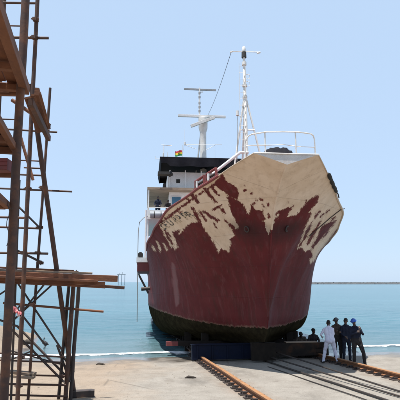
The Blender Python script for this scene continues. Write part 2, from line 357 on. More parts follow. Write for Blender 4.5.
# ------------------------------------------------------------------ setting: ground, sea, surf, breakwater
def ground_z(x, y):
    d = x*RDIR[0]+y*RDIR[1]
    z = 1.0-SLOPE*np.maximum(d, -14)
    z = z+1.7/(1+np.exp(np.clip((x+10.5)/.75, -40, 40)))*np.exp(-((y-27)/8.0)**2)
    z = z+.012*np.sin(x*1.7+y*.6)*np.sin(y*1.1-x*.4)*np.clip((-x-1)/3, 0, 1)
    return np.maximum(z, -4.0)
gx = np.concatenate([np.linspace(-400, -24, 14), np.arange(-22, 16, .4), np.linspace(18, 400, 14)])
gy = np.concatenate([np.linspace(-300, -20, 8), np.arange(-16, 40, .4), np.linspace(42, 160, 12)])
GX, GY = np.meshgrid(gx, gy, indexing='ij'); GZ = ground_z(GX, GY)
def grid_faces(n, m, off=0, flip=False):
    i, j = np.meshgrid(np.arange(n-1), np.arange(m-1), indexing='ij'); a = (i*m+j+off).ravel()
    f = np.stack([a, a+m, a+m+1, a+1], 1)
    return (f[:, ::-1] if flip else f).tolist()
o = build('ground', np.stack([GX, GY, GZ], -1).reshape(-1, 3), grid_faces(*GX.shape), 'ground', None, True)
org = np.array(o.location); o.data.vertices.foreach_set('co', (np.stack([GX, GY, GZ], -1).reshape(-1, 3)).ravel()); o.location = (0, 0, 0); o.data.update()
tag(o, 'pale concrete slipway and sandy shore sloping to the sea', 'ground', kind='structure')

ys = np.concatenate([np.arange(16, 60, .3), 60*np.exp(np.linspace(0, math.log(40000/60), 150))])
us = np.linspace(-1, 1, 240)
SX = us[:, None]*(30+ys[None]*.75); SY = np.repeat(ys[None], len(us), 0)
att = np.clip(40/SY, 0, 1)
SZ = att*(.014*np.sin(SY*1.9+np.sin(SX*.35)*1.2+SX*.25)+.012*np.sin(SY*3.7-SX*.9+1.3)+.016*np.sin(SX*2.3+SY*1.1)*np.sin(SX*.31+SY*.4))*np.clip((SY-22.5)/6, .25, 1)
o = build('sea', np.stack([SX, SY, SZ], -1).reshape(-1, 3), grid_faces(*SX.shape), 'sea', None, True, 80)
o.data.vertices.foreach_set('co', np.stack([SX, SY, SZ], -1).ravel()); o.location = (0, 0, 0); o.data.update()
tag(o, 'calm blue sea reaching to the horizon', 'sea', kind='structure')

# surf: low ridges of foam running along the water's edge
def surf(name, label, x0, x1, off, width, seed):
    rs = np.random.RandomState(seed); xs = np.arange(x0, x1, .12); ph = rs.rand(4)*6
    V = []; E = []; nv = 9
    for x in xs:
        y0 = (23.8+off-x*RDIR[0])/RDIR[1]+.28*math.sin(x*.55+ph[0])+.14*math.sin(x*1.4+ph[1])
        w = width*(1+.35*math.sin(x*.8+ph[2])+.2*math.sin(x*2.1+ph[3]))
        end = min(1, (x-x0)/1.2, (x1-x)/1.2)
        for k in range(nv):
            t = k/(nv-1); e = math.sin(math.pi*t)
            V.append((x, y0+w*(t-.5), max(0, ground_z(np.float64(x), np.float64(y0+w*(t-.5))))+.010+.05*e*end)); E.append(e*max(end, 0))
    o = build(name, V, grid_faces(len(xs), nv), 'foam', None, True, 80)
    a = o.data.attributes.new('edge', 'FLOAT', 'POINT'); a.data.foreach_set('value', E)
    tag(o, label, 'surf', kind='stuff')
surf('surf', 'white surf foam along the beach left of the ship', -13, .2, 1.0, 1.25, 3)
surf('surf', 'thin white surf foam right of the standing people', 6.6, 24, 2.2, .95, 8)

# breakwater far out to the right
xs = np.linspace(150, 900, 420); V = []; rs = np.random.RandomState(4)
prof = [(-9, -1.0), (-6, 1.2), (-3.4, 2.3), (-1.6, 3.1), (1.6, 3.1), (4, 2.0), (9, -1.0)]
for i, x in enumerate(xs):
    end = min(1, (x-150)/14+.1)
    for a, h in prof: V.append((x+rs.randn()*.5, 770+a*end+rs.randn()*.5+.02*(x-150), (h+rs.randn()*.26)*end if h > 0 else h))
tag(build('breakwater', V, grid_faces(len(xs), len(prof)), 'breakwater_rock'), 'low grey rock breakwater along the horizon at right', 'breakwater')
# offshore jetty frame on the horizon at left
Yj = 600
jt = thing('offshore_jetty', (at(122, 283, Yj)[0], Yj, 0), 'tiny pale jetty frame on the horizon beyond the plank ends', 'jetty')
for px in (118.5, 121.8, 124.9):
    p = at(px, 274.6, Yj); build('pile', *tube((p[0], Yj, -2), (p[0], Yj, p[2]), .32, n=6), 'grey_steel_far', jt)
a_, b_ = at(117.4, 274.5, Yj), at(125.4, 274.5, Yj)
build('deck', *beam((a_[0], Yj, a_[2]), (b_[0], Yj, b_[2]), 3, .6, (0, 1, 0)), 'grey_steel_far', jt)
for px, t in ((119.5, 272.8), (122.6, 272.2)):
    p = at(px, t, Yj); build('mast', *tube((p[0], Yj, a_[2]), (p[0], Yj, p[2]), .2, n=6), 'grey_steel_far', jt)

# ------------------------------------------------------------------ slipway rails, cables, carriage
RO = on_ground(203, 362); RA = np.array([RDIR[0], RDIR[1], -SLOPE]); RA /= np.linalg.norm(RA)
RC = np.array([math.cos(RY), math.sin(RY), 0.0]); RN = np.cross(RC, RA)
def G(a, c, v): return RO+RA*a+RC*c+RN*v
def gbox(a0, a1, c0, c1, v0, v1):
    return box8([G(a, c, v) for v in (v0, v1) for a, c in ((a0, c0), (a1, c0), (a1, c1), (a0, c1))])
GAUGE = 5.26
def rail(c, label):
    t = thing('slipway_rail', G(-10, c, 0), label, 'rail', 'rails of the slipway')
    prof = [(-.10, .02), (.10, .02), (.10, .045), (.025, .07), (.025, .135), (.062, .15), (.062, .19), (.05, .2), (-.05, .2), (-.062, .19), (-.062, .15), (-.025, .135), (-.025, .07), (-.10, .045)]
    V = []; n = len(prof); st = np.linspace(-19, 40, 60)
    for a in st:
        wob = .008*math.sin(a*1.1+c)
        V += [G(a, c+x+wob, v) for x, v in prof]
    side = [(j*n+i, j*n+(i+1) % n, (j+1)*n+(i+1) % n, (j+1)*n+i) for j in range(len(st)-1) for i in range(n)]
    o = build('rail_bar', V, side+[tuple(range(n))[::-1], tuple((len(st)-1)*n+i for i in range(n))], ['rail_rust', 'rail_side_rust'], t)
    for p in o.data.polygons:
        if (p.index % n) in (0, 1, 2, 3, 4, 10, 11, 12, 13, 9): p.material_index = 1
    # tie plates with a clip and bolt, one mesh shared by all of them
    mb = MB()
    def lb(x0, x1, y0, y1, z0, z1):
        mb.add(*box8([RA*y+RC*x+RN*z for z in (z0, z1) for y, x in ((y0, x0), (y1, x0), (y1, x1), (y0, x1))]))
    lb(-.30, .30, -.13, .13, -.02, .03); lb(-.20, -.075, -.06, .06, .03, .085); lb(.075, .20, -.06, .06, .03, .085)
    for x in (-.24, .24): mb.add(*tube(RC*x+RN*.03, RC*x+RN*.085, .025, n=6))
    me = bpy.data.meshes.new('tie_plate'); me.from_pydata([tuple(v) for v in mb.V], [], mb.F); me.materials.append(MATS['dark_steel'])
    for i, a in enumerate(np.arange(-14, 9, .52)):
        link('tie_plate', me, t, G(a+random.uniform(-.03, .03), c, 0)-ORIGIN[t])
rail(0.0, 'left rusty orange slipway rail running under the bow'); rail(GAUGE, 'right rusty slipway rail beside the standing people')
def cable(p_far, near, r, label):
    near = np.array(near); p_far = np.array(p_far); d = near-p_far; pts = []
    for t in np.linspace(0, 1.75, 40):
        p = p_far+d*t; g = plane_z(p[0], p[1])+r+.012
        pts.append(np.array([p[0]+.012*math.sin(t*9+near[0]*3), p[1], g+max(0, 1-t)*(p_far[2]-plane_z(p_far[0], p_far[1])-r)]))
    tag(build('winch_cable', *path_tube(pts, r, 8), 'cable_steel', None, True), label, 'cable', 'winch cables of the slipway')
cable(at(273, 351.5, 22.0), on_ground(400, 393), .028, 'uppermost dark winch cable, nearest the right rail')
cable(at(266, 356, 22.0), on_ground(400, 398), .028, 'second winch cable from the right rail')
cable(at(263, 360.5, 21.9), on_ground(381, 400), .031, 'third winch cable from the right rail')
cable(on_ground(268, 367), on_ground(363, 400), .016, 'thin slack cable lowest on the concrete, nearest the left rail')

car = thing('slip_carriage', G(.3, GAUGE/2, 0), 'dark steel slipway carriage cradling the hull, with blue front beam', 'carriage')
for c in (0, GAUGE):
    mb = MB()
    mb.add(*gbox(.35, 26, c-.16, c+.16, .40, .45)).add(*gbox(.35, 26, c-.16, c+.16, .22, .26)).add(*gbox(.36, 25.99, c-.03, c+.03, .26, .40))
    for a in np.arange(1, 25, 1.5): mb.add(*gbox(a, a+.03, c-.14, c+.14, .26, .40))
    mb.build('side_beam', 'carriage_steel', car)
    for a in np.arange(.9, 12, 1.6):
        w = MB().add(*tube(G(a, c-.09, .30), G(a, c+.09, .30), .10, n=18)).add(*tube(G(a, c-.13, .30), G(a, c-.09, .30), .135, n=18))
        w.build('wheel', 'dark_steel', car, True)
mb = MB().add(*gbox(.25, .55, -.42, 2.45, .06, .66)); fb = mb.build('front_beam', 'carriage_blue', car)
for c in (-.2, .45, 1.1, 1.75, 2.3): build('stiffener', *gbox(.215, .25, c-.03, c+.03, .08, .64), 'carriage_blue', fb)
build('front_beam_flange', *gbox(.19, .59, -.45, 2.48, .66, .70), 'carriage_blue', car)
build('front_beam', *gbox(.65, .9, 2.5, GAUGE+.3, .30, .60), 'carriage_steel', car)
for a in np.arange(2.6, 25, 2.9):
    cb = build('cross_beam', *gbox(a, a+.28, -.75, GAUGE+.75, .452, .66 if a < 4 else .49), 'carriage_steel', car)
    if a < 4: build('beam_end', *gbox(a+.01, a+.27, -1.3, -.75, .46, .65), 'red_oxide', cb)
for i, S in enumerate(np.arange(4.6, 28, 1.35)):
    mb = MB(); top = float(bottom_v(np.float64(S)))
    mb.add(*sbox(S-.155, S+.155, -.5, .5, .10, top-.01))
    mb.build('keel_block', 'block_timber', car)
for S in (7.9, 9.4, 10.9, 12.6, 14.4, 16.4, 19, 22):
    for sd in (-1, 1):
        for bb in (1.0, 1.9, 2.75):
            B = bb*(.45 if S < 7 else .75 if S < 9 else 1)
            vv = np.linspace(.5, 3.5, 200); hb = half_breadth(np.full(200, S), vv); i = int(np.argmax(hb >= B)); top = float(vv[i])
            if hb[i] < B: continue
            mb = MB(); mb.add(*sbox(S-.13, S+.13, sd*B-.16, sd*B+.16, .1, top+.03))
            mb.build('bilge_block', 'block_timber', car)
build('end_plate', *gbox(.35, .62, 2.55, GAUGE+.45, .12, .67), 'carriage_steel', car)
p0, p1 = G(.46, 3.75, .694), G(.50, 5.2, .694)
tag(build('loose_board', *beam(p0, p1, .3, .045, (0, 1, 0)), 'grey_timber'), 'pale board lying on the carriage beside the seated people', 'board')
# ------------------------------------------------------------------ the ship
trawler = thing('fishing_ship', ship(4.2, 0, 1.0), 'steel fishing ship with flaking tan and red hull hauled out on slipway', 'ship')
# outlines of the paint as it flaked, traced in photo pixels and laid onto the hull
TAN_L = [[(305, 120), (305, 165), (276, 226), (271, 231), (268, 236), (266, 228), (265, 222), (262, 221), (266, 219), (262.5, 210.5), (256, 210), (251, 205), (249.5, 214), (247, 213), (243, 204.5), (237, 199.5),
          (230, 196.5), (226, 197), (229, 203), (230.5, 211), (235, 219), (239, 228), (236, 229.5), (230, 222.5), (224, 220), (229, 225), (233, 231), (235.5, 235), (230, 239), (231, 244.5),
          (229, 252.5), (226, 251), (221, 249), (219, 253.5), (215, 246), (211, 238), (207, 233), (205, 231), (199, 217), (193.5, 206.5), (191, 207), (194, 215), (198, 222), (192, 222.5), (186, 226), (183, 231), (178, 235),
          (181, 229.5), (176, 231), (172, 232), (176, 240), (178, 247), (175, 250), (170, 244), (164, 235), (160, 226), (157, 222), (150, 228), (140, 236), (140, 120)],
         [(156, 241), (158.5, 242), (161.5, 250.5), (160, 252.5)], [(162.5, 242.5), (164.5, 243), (168, 250), (166.5, 252)], [(151, 244), (154, 246), (156, 252), (153, 250)], [(168, 241), (170, 241), (172.5, 247), (171, 249)]]
RED_L = [[(140, 262), (144, 240), (151, 231), (165, 218), (180, 206.5), (195, 196.2), (210, 186.2), (216, 181), (222.5, 174), (228, 182.5), (234, 185), (239, 192.6), (237.5, 200), (230, 197), (225, 192.6), (220, 189.5), (214.6, 185),
          (211, 188), (203, 192.5), (190, 202), (180, 209), (170, 217.5), (160, 225), (153, 234)],
         [(210, 186), (212.5, 186), (219.5, 195.5), (217, 195.5)], [(203, 188), (206, 187.5), (211, 194), (218, 203), (215, 202.5), (208, 196)], [(188, 192), (190.5, 190), (200, 203), (197.5, 203.5), (192, 198)],
         [(184, 198), (187, 198), (191.5, 201), (188.5, 201)], [(177.5, 211.5), (182, 210.5), (182.5, 213), (180, 214.5)], [(201, 209.5), (205, 211), (213, 216), (220, 221), (217.5, 222), (209, 217.5)],
         [(211, 209.5), (216, 207), (221.5, 204.3), (221.5, 206.3), (214, 210.8)], [(213, 222), (215, 223), (217, 228.5), (215, 227.5)], [(220, 208), (223, 209), (226, 214), (223, 213)], [(198, 211), (200, 210), (207, 220), (206, 222)],
         [(243.3, 189.6), (245.6, 189.3), (246, 191), (244, 191.4)], [(250, 192.2), (252.3, 192.4), (252, 194.3), (250.2, 194)], [(255.7, 199.3), (258.2, 199.3), (258.3, 201.2), (256, 201.2)], [(253, 202.2), (255, 202.5), (254.5, 204.5), (253, 204)],
         [(259.5, 198), (262.8, 198.5), (263.6, 200.8), (260.5, 200.5)], [(261.5, 203.5), (263.5, 204.5), (265.5, 208.3), (263, 207)], [(267.3, 203), (268.6, 203), (268.8, 206), (267.6, 206)], [(244, 185), (245, 184.6), (245.3, 186)], [(268, 213), (269.5, 216), (268.6, 220), (267.5, 217)],
         [(163.5, 229), (165.5, 229.5), (170, 237), (174, 244.5), (172.3, 244.8), (167, 238)], [(155, 222), (160, 219), (165, 222), (161, 226)], [(166, 231), (168, 232), (172, 238.5), (170.5, 238.8)]]
TAN_R = [[(250, 120), (360, 120), (360, 215), (341, 225), (335, 231), (330, 238), (325, 245), (319, 252), (313.5, 262), (311.5, 260), (312.5, 254), (309.5, 249), (305, 252), (301, 247), (297, 250), (298, 246), (301, 240), (304.5, 228.5), (309.5, 218), (312, 213),
          (309, 213), (312, 209), (317.5, 202), (319, 194.5), (311, 198.5), (303, 206), (296.5, 215.5), (290, 216), (287, 217), (290, 211), (294, 205), (290, 207.5), (283, 209.5), (279, 210), (275.5, 214), (274, 222), (272.3, 230), (266, 234), (250, 234)],
         [(310, 258), (312, 257), (312.5, 262), (310.5, 264)], [(276.5, 216), (279, 214), (277.5, 219)]]
RED_R = [[(321, 227), (327, 223.5), (336.5, 220), (333, 226), (326, 233), (316, 245), (313, 247), (318, 236)], [(302.5, 240), (306, 230), (313, 220.5), (310, 230), (304, 241)], [(306.5, 244), (311, 234), (318, 224), (321, 221), (314, 236), (308, 246)],
         [(314, 217), (319, 210.5), (321, 211), (315, 219)], [(326, 212), (329, 209), (330, 210), (326.5, 214)], [(299, 246), (302, 240), (303.5, 240.5), (300.5, 247)], [(311, 247), (316, 240), (317, 242), (312, 250)], [(320, 216), (324, 212.5), (324.5, 214), (320.5, 218)],
         [(287, 203), (289, 201.5), (289.5, 203.5)], [(305, 202), (307, 199.5), (307.5, 201.5)], [(322, 236), (328, 230), (329, 232), (322, 239)], [(331, 219), (335, 216), (336, 217.5), (331, 221)]]
def signed_dist(P, poly):          # >0 inside
    poly = np.asarray(poly, float); d = np.full(len(P), 1e9); ins = np.zeros(len(P), bool)
    for i in range(len(poly)):
        a, b = poly[i], poly[(i+1) % len(poly)]; e = b-a; L = e@e
        t = np.clip(((P-a)@e)/L, 0, 1); d = np.minimum(d, np.hypot(*(P-a-t[:, None]*e).T))
        if a[1] != b[1]:
            c = (a[1] > P[:, 1]) != (b[1] > P[:, 1]); xi = a[0]+(P[:, 1]-a[1])/(b[1]-a[1])*(b[0]-a[0]); ins ^= c & (P[:, 0] < xi)
    return np.where(ins, d, -d)
def flake_field(P, tans, reds):
    f = np.max([signed_dist(P, q) for q in tans], 0)
    for q in reds: f = np.minimum(f, -signed_dist(P, q))
    return np.clip(f, -12, 12)
hs = np.concatenate([np.linspace(0, 2.4, 50), np.linspace(2.42, 4.3, 70), np.linspace(4.35, 11, 110), np.linspace(11.3, 40, 50)])
ht = np.linspace(0, 1, 100)
HS, HT = np.meshgrid(hs, ht, indexing='ij'); HV = bottom_v(HS)+(sheer_v(HS)-bottom_v(HS))*HT; HB = half_breadth(HS, HV)
def hull_pts(sd): return ST+HS[..., None]*SA+sd*HB[..., None]*SB+(HV-VT)[..., None]*SV
PL, PR = hull_pts(-1).reshape(-1, 3), hull_pts(1).reshape(-1, 3); nS, nT = HS.shape; nP = nS*nT
V = np.concatenate([PL, PR]); F = grid_faces(nS, nT)+grid_faces(nS, nT, nP, True)
F += [tuple(((nS-1)*nT+j) for j in range(nT))+tuple(nP+(nS-1)*nT+j for j in range(nT-1, -1, -1))]
hull = build('hull', V, F, 'hull', trawler, True, 28)
fl = np.concatenate([flake_field(project(PL), TAN_L, RED_L), flake_field(project(PR), TAN_R, RED_R)])
boot_v = pchip([0, 4, 5, 6, 6.7, 8.75, 10.4, 13.7, 20, 40], [1.42, 1.42, 1.42, 1.42, 1.50, 1.76, 1.96, 2.22, 2.4, 2.6], HS)
bo = np.concatenate([(HV-boot_v).ravel()]*2)
HAWSE = {}
for sd, P_, q_ in ((-1, PL, (247, 229)), (1, PR, (287, 228.5))):
    kk = int(np.argmin(((project(P_)-np.array(q_))**2).sum(1)+1e6*(HS.ravel() > 6))); HAWSE[sd] = (float(HS.ravel()[kk]), float(HV.ravel()[kk]))
hw = np.concatenate([np.hypot((HS-HAWSE[sd][0])*1.1, np.where(HV < HAWSE[sd][1], .75, 1.2)*(HV-HAWSE[sd][1])).ravel() for sd in (-1, 1)])
scf = np.concatenate([np.clip(signed_dist(project(PL), [(171, 262), (174.5, 264), (178.5, 285), (179.5, 304), (176, 307), (173, 292)]), -6, 6), np.full(nP, -6.)])
for nm, val in (('scuff', scf), ('flake', fl), ('boot', bo), ('hawse', hw)):
    a = hull.data.attributes.new(nm, 'FLOAT', 'POINT'); a.data.foreach_set('value', val.astype(np.float32))
# blunt stem head plate, deck, cap rails
j = range(nT)
Vp = [PL[k] for k in range(nT)]+[PR[k] for k in range(nT)]
Vp = [v-SA*.004 for v in Vp]
build('stem_head_plate', Vp, [(k, k+1, nT+k+1, nT+k) for k in range(nT-1)], 'stem_grey', trawler)
ds = np.concatenate([np.linspace(.05, 10.5, 50)]); dv = sheer_v(ds)-.32
db = half_breadth(ds, dv)-.03
Vd = [ship(s, -b, v) for s, b, v in zip(ds, db, dv)]+[ship(s, b, v) for s, b, v in zip(ds, db, dv)]
build('foredeck', Vd, [(i, i+1, 50+i+1, 50+i) for i in range(49)], 'red_oxide', trawler)
ds = np.linspace(10.5, 39.5, 40); dv = sheer_v(ds)-.75; db = half_breadth(ds, dv)-.03
Vd = [ship(s, -b, v) for s, b, v in zip(ds, db, dv)]+[ship(s, b, v) for s, b, v in zip(ds, db, dv)]
build('main_deck', Vd, [(i, i+1, 40+i+1, 40+i) for i in range(39)], 'red_oxide', trawler)
def sheer_path(sd, s0, s1, out=0, up=0, n=60):
    s = np.linspace(s0, s1, n); return ship(s, sd*(half_breadth(s, sheer_v(s))+out), sheer_v(s)+up)
for sd in (-1, 1):
    build('cap_rail', *path_tube(sheer_path(sd, 1.75 if sd < 0 else 2.6, 12), .055, 8), 'red_oxide' if sd < 0 else 'tan_paint', trawler, True)
    build('cap_rail', *path_tube(sheer_path(sd, 0, 1.75 if sd < 0 else 2.6, n=20), .024, 8), 'tan_paint', trawler, True)
build('cap_rail', *path_tube([ship(0, b, 7.62) for b in np.linspace(-1.17, 1.17, 8)], .035, 8), 'stem_grey', trawler, True)
# stem bar
sv = np.linspace(7.15, 1.15, 50); stem_o = build('stem_bar', *path_tube([ship(float(stem_s(v))-.01, 0, v) for v in sv], .035, 8), 'hull', trawler, True)
a = stem_o.data.attributes
for nm, f in (('scuff', lambda v: -6), ('flake', lambda v: -8+16*(v > 5.2)), ('boot', lambda v: v-1.42), ('hawse', lambda v: 9)):
    at_ = a.new(nm, 'FLOAT', 'POINT'); at_.data.foreach_set('value', np.repeat([f(v) for v in sv], 8).astype(np.float32))
# hawse pipes
for sd in (-1, 1):
    S, Vh = HAWSE[sd]; c = ship(S, sd*float(half_breadth(np.array([S]), np.array([Vh]))[0]), Vh); nrm = sd*SB*.75-SA*.55-SV*.35; nrm /= np.linalg.norm(nrm)
    s, u = frame_of(nrm); pts = [c+nrm*.015+.10*(math.cos(t)*s+1.15*math.sin(t)*u) for t in np.linspace(0, 2*math.pi, 25)]
    hp = build('hawse_pipe', *path_tube(pts, .028, 8), 'dark_steel', trawler, True)
    build('hawse_hole', [c+nrm*.017+.09*(math.cos(t)*s+1.15*math.sin(t)*u) for t in np.linspace(0, 2*math.pi, 25)[:-1]]+[c-nrm*.14], [(i, (i+1) % 24, 24) for i in range(24)], 'black_rubber', hp)
# rope / pipe line along the port flare and black fender roll outside the port bulwark
def hull_at(px, py, sd, out=0.03):
    P = (PL if sd < 0 else PR); q = project(P); vis = ((q-np.array([px, py]))**2).sum(1); vis[(HS > 12).ravel()] = 1e9
    k = int(np.argmin(vis)); return P[k]+sd*SB*out-SA*out*.5-SV*out*.3
build('side_line', *path_tube([hull_at(x, y, 1, .02) for x, y in ((309, 236), (316, 229.5), (323, 223.5), (330, 218), (336, 213), (340, 210))]+[at(344.5, 208.6, 22.6)], .022, 6), 'dark_steel', trawler, True)
fp = sheer_path(1, 1.35, 3.05, .05, .0, 14); build('fender_roll', *path_tube([p+np.array([0, 0, .02*math.sin(i*2.1)-.02]) for i, p in enumerate(fp)], [.03]+[.075+.012*math.sin(i*1.7) for i in range(12)]+[.03], 9), 'black_rubber', trawler, True)
build('fender_lashing', *path_tube([fp[-1], fp[-1]+np.array([.06, 0, -.08]), fp[-1]+np.array([.09, 0, -.25])], .025, 6), 'black_rubber', trawler, True)
# name letters on the flare
def name_text():
    cu = bpy.data.curves.new('name', 'FONT'); cu.body = 'DE U RP PR'; cu.size = .42; cu.space_character = 1.0; cu.offset = .006
    to = bpy.data.objects.new('tmp', cu); col.objects.link(to); dg = bpy.context.evaluated_depsgraph_get(); dg.update()
    me = bpy.data.meshes.new_from_object(to.evaluated_get(dg)); P = np.array([v.co[:] for v in me.vertices]); polys = [tuple(p.vertices) for p in me.polygons]
    bpy.data.objects.remove(to); bpy.data.meshes.remove(me)
    # separate islands: each letter its own part
    par = list(range(len(P)))
    def find(i):
        while par[i] != i: par[i] = par[par[i]]; i = par[i]
        return i
    for f in polys:
        for v in f[1:]: par[find(v)] = find(f[0])
    groups = {}
    for f in polys: groups.setdefault(find(f[0]), []).append(f)
    w = P[:, 0].max()
    for g in groups.values():
        ids = sorted({v for f in g for v in f}); mp = {v: i for i, v in enumerate(ids)}
        x, y = P[ids, 0]/w, P[ids, 1]
        S = 6.62-2.38*x; Vv = 5.80+.24*x+y*.92; B = half_breadth(S, Vv)
        Vx = ST+S[:, None]*SA-(B+.012)[:, None]*SB+(Vv-VT)[:, None]*SV-SV*.006
        build('name_letter', Vx, [tuple(mp[v] for v in f) for f in g], 'name_paint', hull)
name_text()
# bow rail
def stub(a, b, r, name, m, par, n=8): return build(name, *tube(a, b, r, n=n), m, par, True)
br = []
lx = ship(1.9, -1.05, 7.35)
rail_pts = [ship(.75, -1.36, 7.4), ship(.72, -1.33, 8.2), ship(.7, -1.30, 8.36), ship(.66, -1.22, 8.48), ship(.6, -1.1, 8.53), ship(.35, -.6, 8.55), ship(.3, 0, 8.56), ship(.35, .6, 8.58), ship(.55, 1.12, 8.6), ship(.62, 1.24, 8.55), ship(.64, 1.28, 8.42), ship(.64, 1.29, 7.5)]
build('bow_rail', *path_tube(rail_pts, .026, 8), 'mast_paint', trawler, True)
build('bow_rail', *path_tube([ship(.72, -1.33, 8.12), ship(.6, -1.1, 8.1), ship(.35, -.55, 8.04), ship(.35, 0, 8.08), ship(.38, .6, 8.03), ship(.62, 1.27, 8.1)], .014, 6), 'mast_paint', trawler, True)
for S, B in ((.42, -.66), (.36, .47)): stub(ship(S, B, 7.3), ship(S, B, 8.56), .024, 'rail_stanchion', 'mast_paint', trawler)
# windlass casing under a tarpaulin on the whaleback
mb = MB(); n = 14
for S in (1.3, 2.5):
    for i in range(n+1):
        t = math.pi*i/n; mb.V.append(tuple(ship(S, .02-.78*math.cos(t), 7.0+1.02*math.sin(t)**.7)))
mb.F = [(i, i+1, n+1+i+1, n+1+i) for i in range(n)]+[tuple(range(n+1))[::-1], tuple(range(n+1, 2*n+2))]
mb.build('windlass_casing', 'white_paint', trawler, True, 50)
V = []; rs = np.random.RandomState(3)
for i in range(13):
    for k in range(9):
        x = -1+2*i/12; y = -1+2*k/8; e = max(0, 1-abs(x)**3)*max(0, 1-abs(y)**4)
        V.append(ship(1.85+.62*y, .12+.6*x, 8.0+.36*e**.6+.03*math.sin(i*2.2+k)+.02*rs.randn()-(.14 if abs(x) > .95 or abs(y) > .95 else 0)))
build('tarpaulin', V, grid_faces(13, 9), 'black_canvas', trawler, True, 60)
# fairlead / roller chock on the starboard bulwark
for s0, s1 in ((1.95, 2.5), (2.65, 3.2)):
    a, b = sheer_path(-1, s0, s1, -.05, 0, 2)
    ch = build('roller_chock', *beam(a-(b-a)*.15+SV*.05, b+(b-a)*.15+SV*.05, .12, .08), 'red_oxide', trawler)
    for q in (a, b): build('chock_post', *beam(q+SV*.08, q+SV*.42, .1, .1), 'red_oxide', ch)
    build('roller', *tube(a+SV*.40, b+SV*.40, .055, n=10), 'red_oxide', ch, True); build('roller', *tube(a+SV*.2, b+SV*.2, .05, n=10), 'dark_steel', ch, True)
    build('roller', *tube((a+b)/2+SV*.02-SB*.12, (a+b)/2+SV*.3-SB*.12, .05, n=10), 'grey_white_paint', ch, True)
# foremast: pole, tripod legs, ladder, lamp, yard
fm = build('foremast', *path_tube([ship(7.0, .0-.02, v) for v in (5.7, 12.6, 12.62, 14.95, 15.0, 15.35)], [.10, .095, .085, .065, .05, .05], 12), 'mast_paint', trawler, True)
for B, S in ((-1.1, 6.95), (1.45, 6.8)):
    build('mast_leg', *tube(ship(S, B, 6.0), ship(7.0, .05*np.sign(B)-.02, 12.75), .052, .045, n=10), 'mast_paint', trawler, True)
build('mast_leg', *tube(ship(9.3, -.02, 5.9), ship(7.06, -.02, 12.5), .05, n=10), 'mast_paint', trawler, True)
build('mast_crossbar', *tube(ship(6.97, -.30, 11.0), ship(6.93, .42, 11.0), .035, n=8), 'mast_paint', trawler, True)
build('mast_crossbar', *tube(ship(6.95, -.52, 8.95), ship(6.87, .85, 8.95), .03, n=8), 'mast_paint', trawler, True)
build('collar', *tube(ship(7, -.02, 14.55), ship(7, -.02, 14.72), .12, n=12), 'mast_paint', fm, True)
build('lamp_housing', *tube(ship(7, -.02, 14.98), ship(7, -.02, 15.28), .13, .12, n=12), 'black_rubber', fm, True)
build('lamp', *path_tube([ship(7, -.02, v) for v in (15.3, 15.34, 15.55, 15.62)], [.09, .1, .09, .05], 10), 'mast_paint', fm, True)
build('yard', *tube(ship(7, -.68, 15.3), ship(7, .78, 15.34), .026, n=8), 'mast_paint', fm, True)
build('yard_block', *tube(ship(7, .68, 15.27), ship(7, .85, 15.33), .05, n=8), 'mast_paint', fm, True)
build('yard_block', *tube(ship(7, -.74, 15.26), ship(7, -.62, 15.3), .045, n=8), 'mast_paint', fm, True)
for v in (12.72, 13.35): build('collar', *tube(ship(7, -.02, v), ship(7, -.02, v+.12), .125, n=12), 'mast_paint', fm, True)
for x in (-.2, .12): build('ladder_rail', *path_tube([ship(6.86, x-.12, v) for v in (6, 9, 12, 14.6)], .012, 6), 'mast_paint', fm, True)
for v in np.arange(6.5, 14.6, .36): build('ladder_rung', *tube(ship(6.86, -.32, v), ship(6.86, .0, v), .008, n=6), 'mast_paint', fm)
for v in (13.5, 13.9): build('cleat', *path_tube([ship(6.98, .08, v-.12), ship(6.98, .24, v-.1), ship(6.98, .24, v+.12), ship(6.98, .08, v+.14)], .016, 6), 'mast_paint', fm, True)
build('side_lamp', *tube(ship(6.95, -.44, 11.75), ship(6.95, -.44, 12.0), .07, n=10), 'grey_white_paint', fm, True)
build('lamp_bracket', *tube(ship(6.97, -.44, 11.74), ship(6.99, -.05, 11.74), .02, n=6), 'mast_paint', fm, True)
build('halyard', *path_tube([ship(6.95, -.42, 12.0), ship(6.9, -.5, 9.6), ship(6.9, -.62, 7)], .012, 5), 'rope_fibre', fm, True)
B0, V0 = on_station(214.5, 172, 6.6); B1, V1 = on_station(240, 152.5, 6.6)
bm = build('derrick_boom', *tube(ship(6.6, B0-.1, V0-.1), ship(6.6, B1, V1), .075, n=10), 'white_paint', trawler, True)
build('boom_pivot', *tube(ship(6.6, B1-.05, V1), ship(6.9, .05, V1+.1), .06, n=8), 'mast_paint', bm, True)
# ---- superstructure
hz = build('deckhouse', *sbox(22.6, 36, -4.15, 4.15, 4.4, 8.7), 'white_paint', trawler)
for B in (-3.4, -2.2, -1, .4, 1.6, 2.8): build('porthole', *tube(ship(22.62, B, 7.2), ship(22.56, B, 7.2), .2, n=16), 'window_glass', hz, True)
build('bridge_deck', *sbox(20.3, 30, -4.95, 4.95, 8.62, 8.80), 'grey_white_paint', trawler)
wh = build('wheelhouse', *sbox(22.6, 28.5, -3.2, 3.2, 8.8, 11.2), 'white_paint', trawler)
for B in (-2.62, -1.5, -.4, .75, 1.85): 
    build('window_frame', *sbox(22.53, 22.6, B-.42, B+.42, 9.72, 10.85), 'grey_white_paint', wh)
    build('window', *sbox(22.5, 22.53, B-.35, B+.35, 9.8, 10.78), 'window_glass', wh)
build('wing_door', *sbox(23.2, 23.95, -3.26, -3.2, 8.85, 10.9), 'grey_white_paint', wh)
build('flying_bridge_deck', *sbox(21.7, 29.5, -4.95, 4.95, 11.2, 11.38), 'grey_timber', trawler)
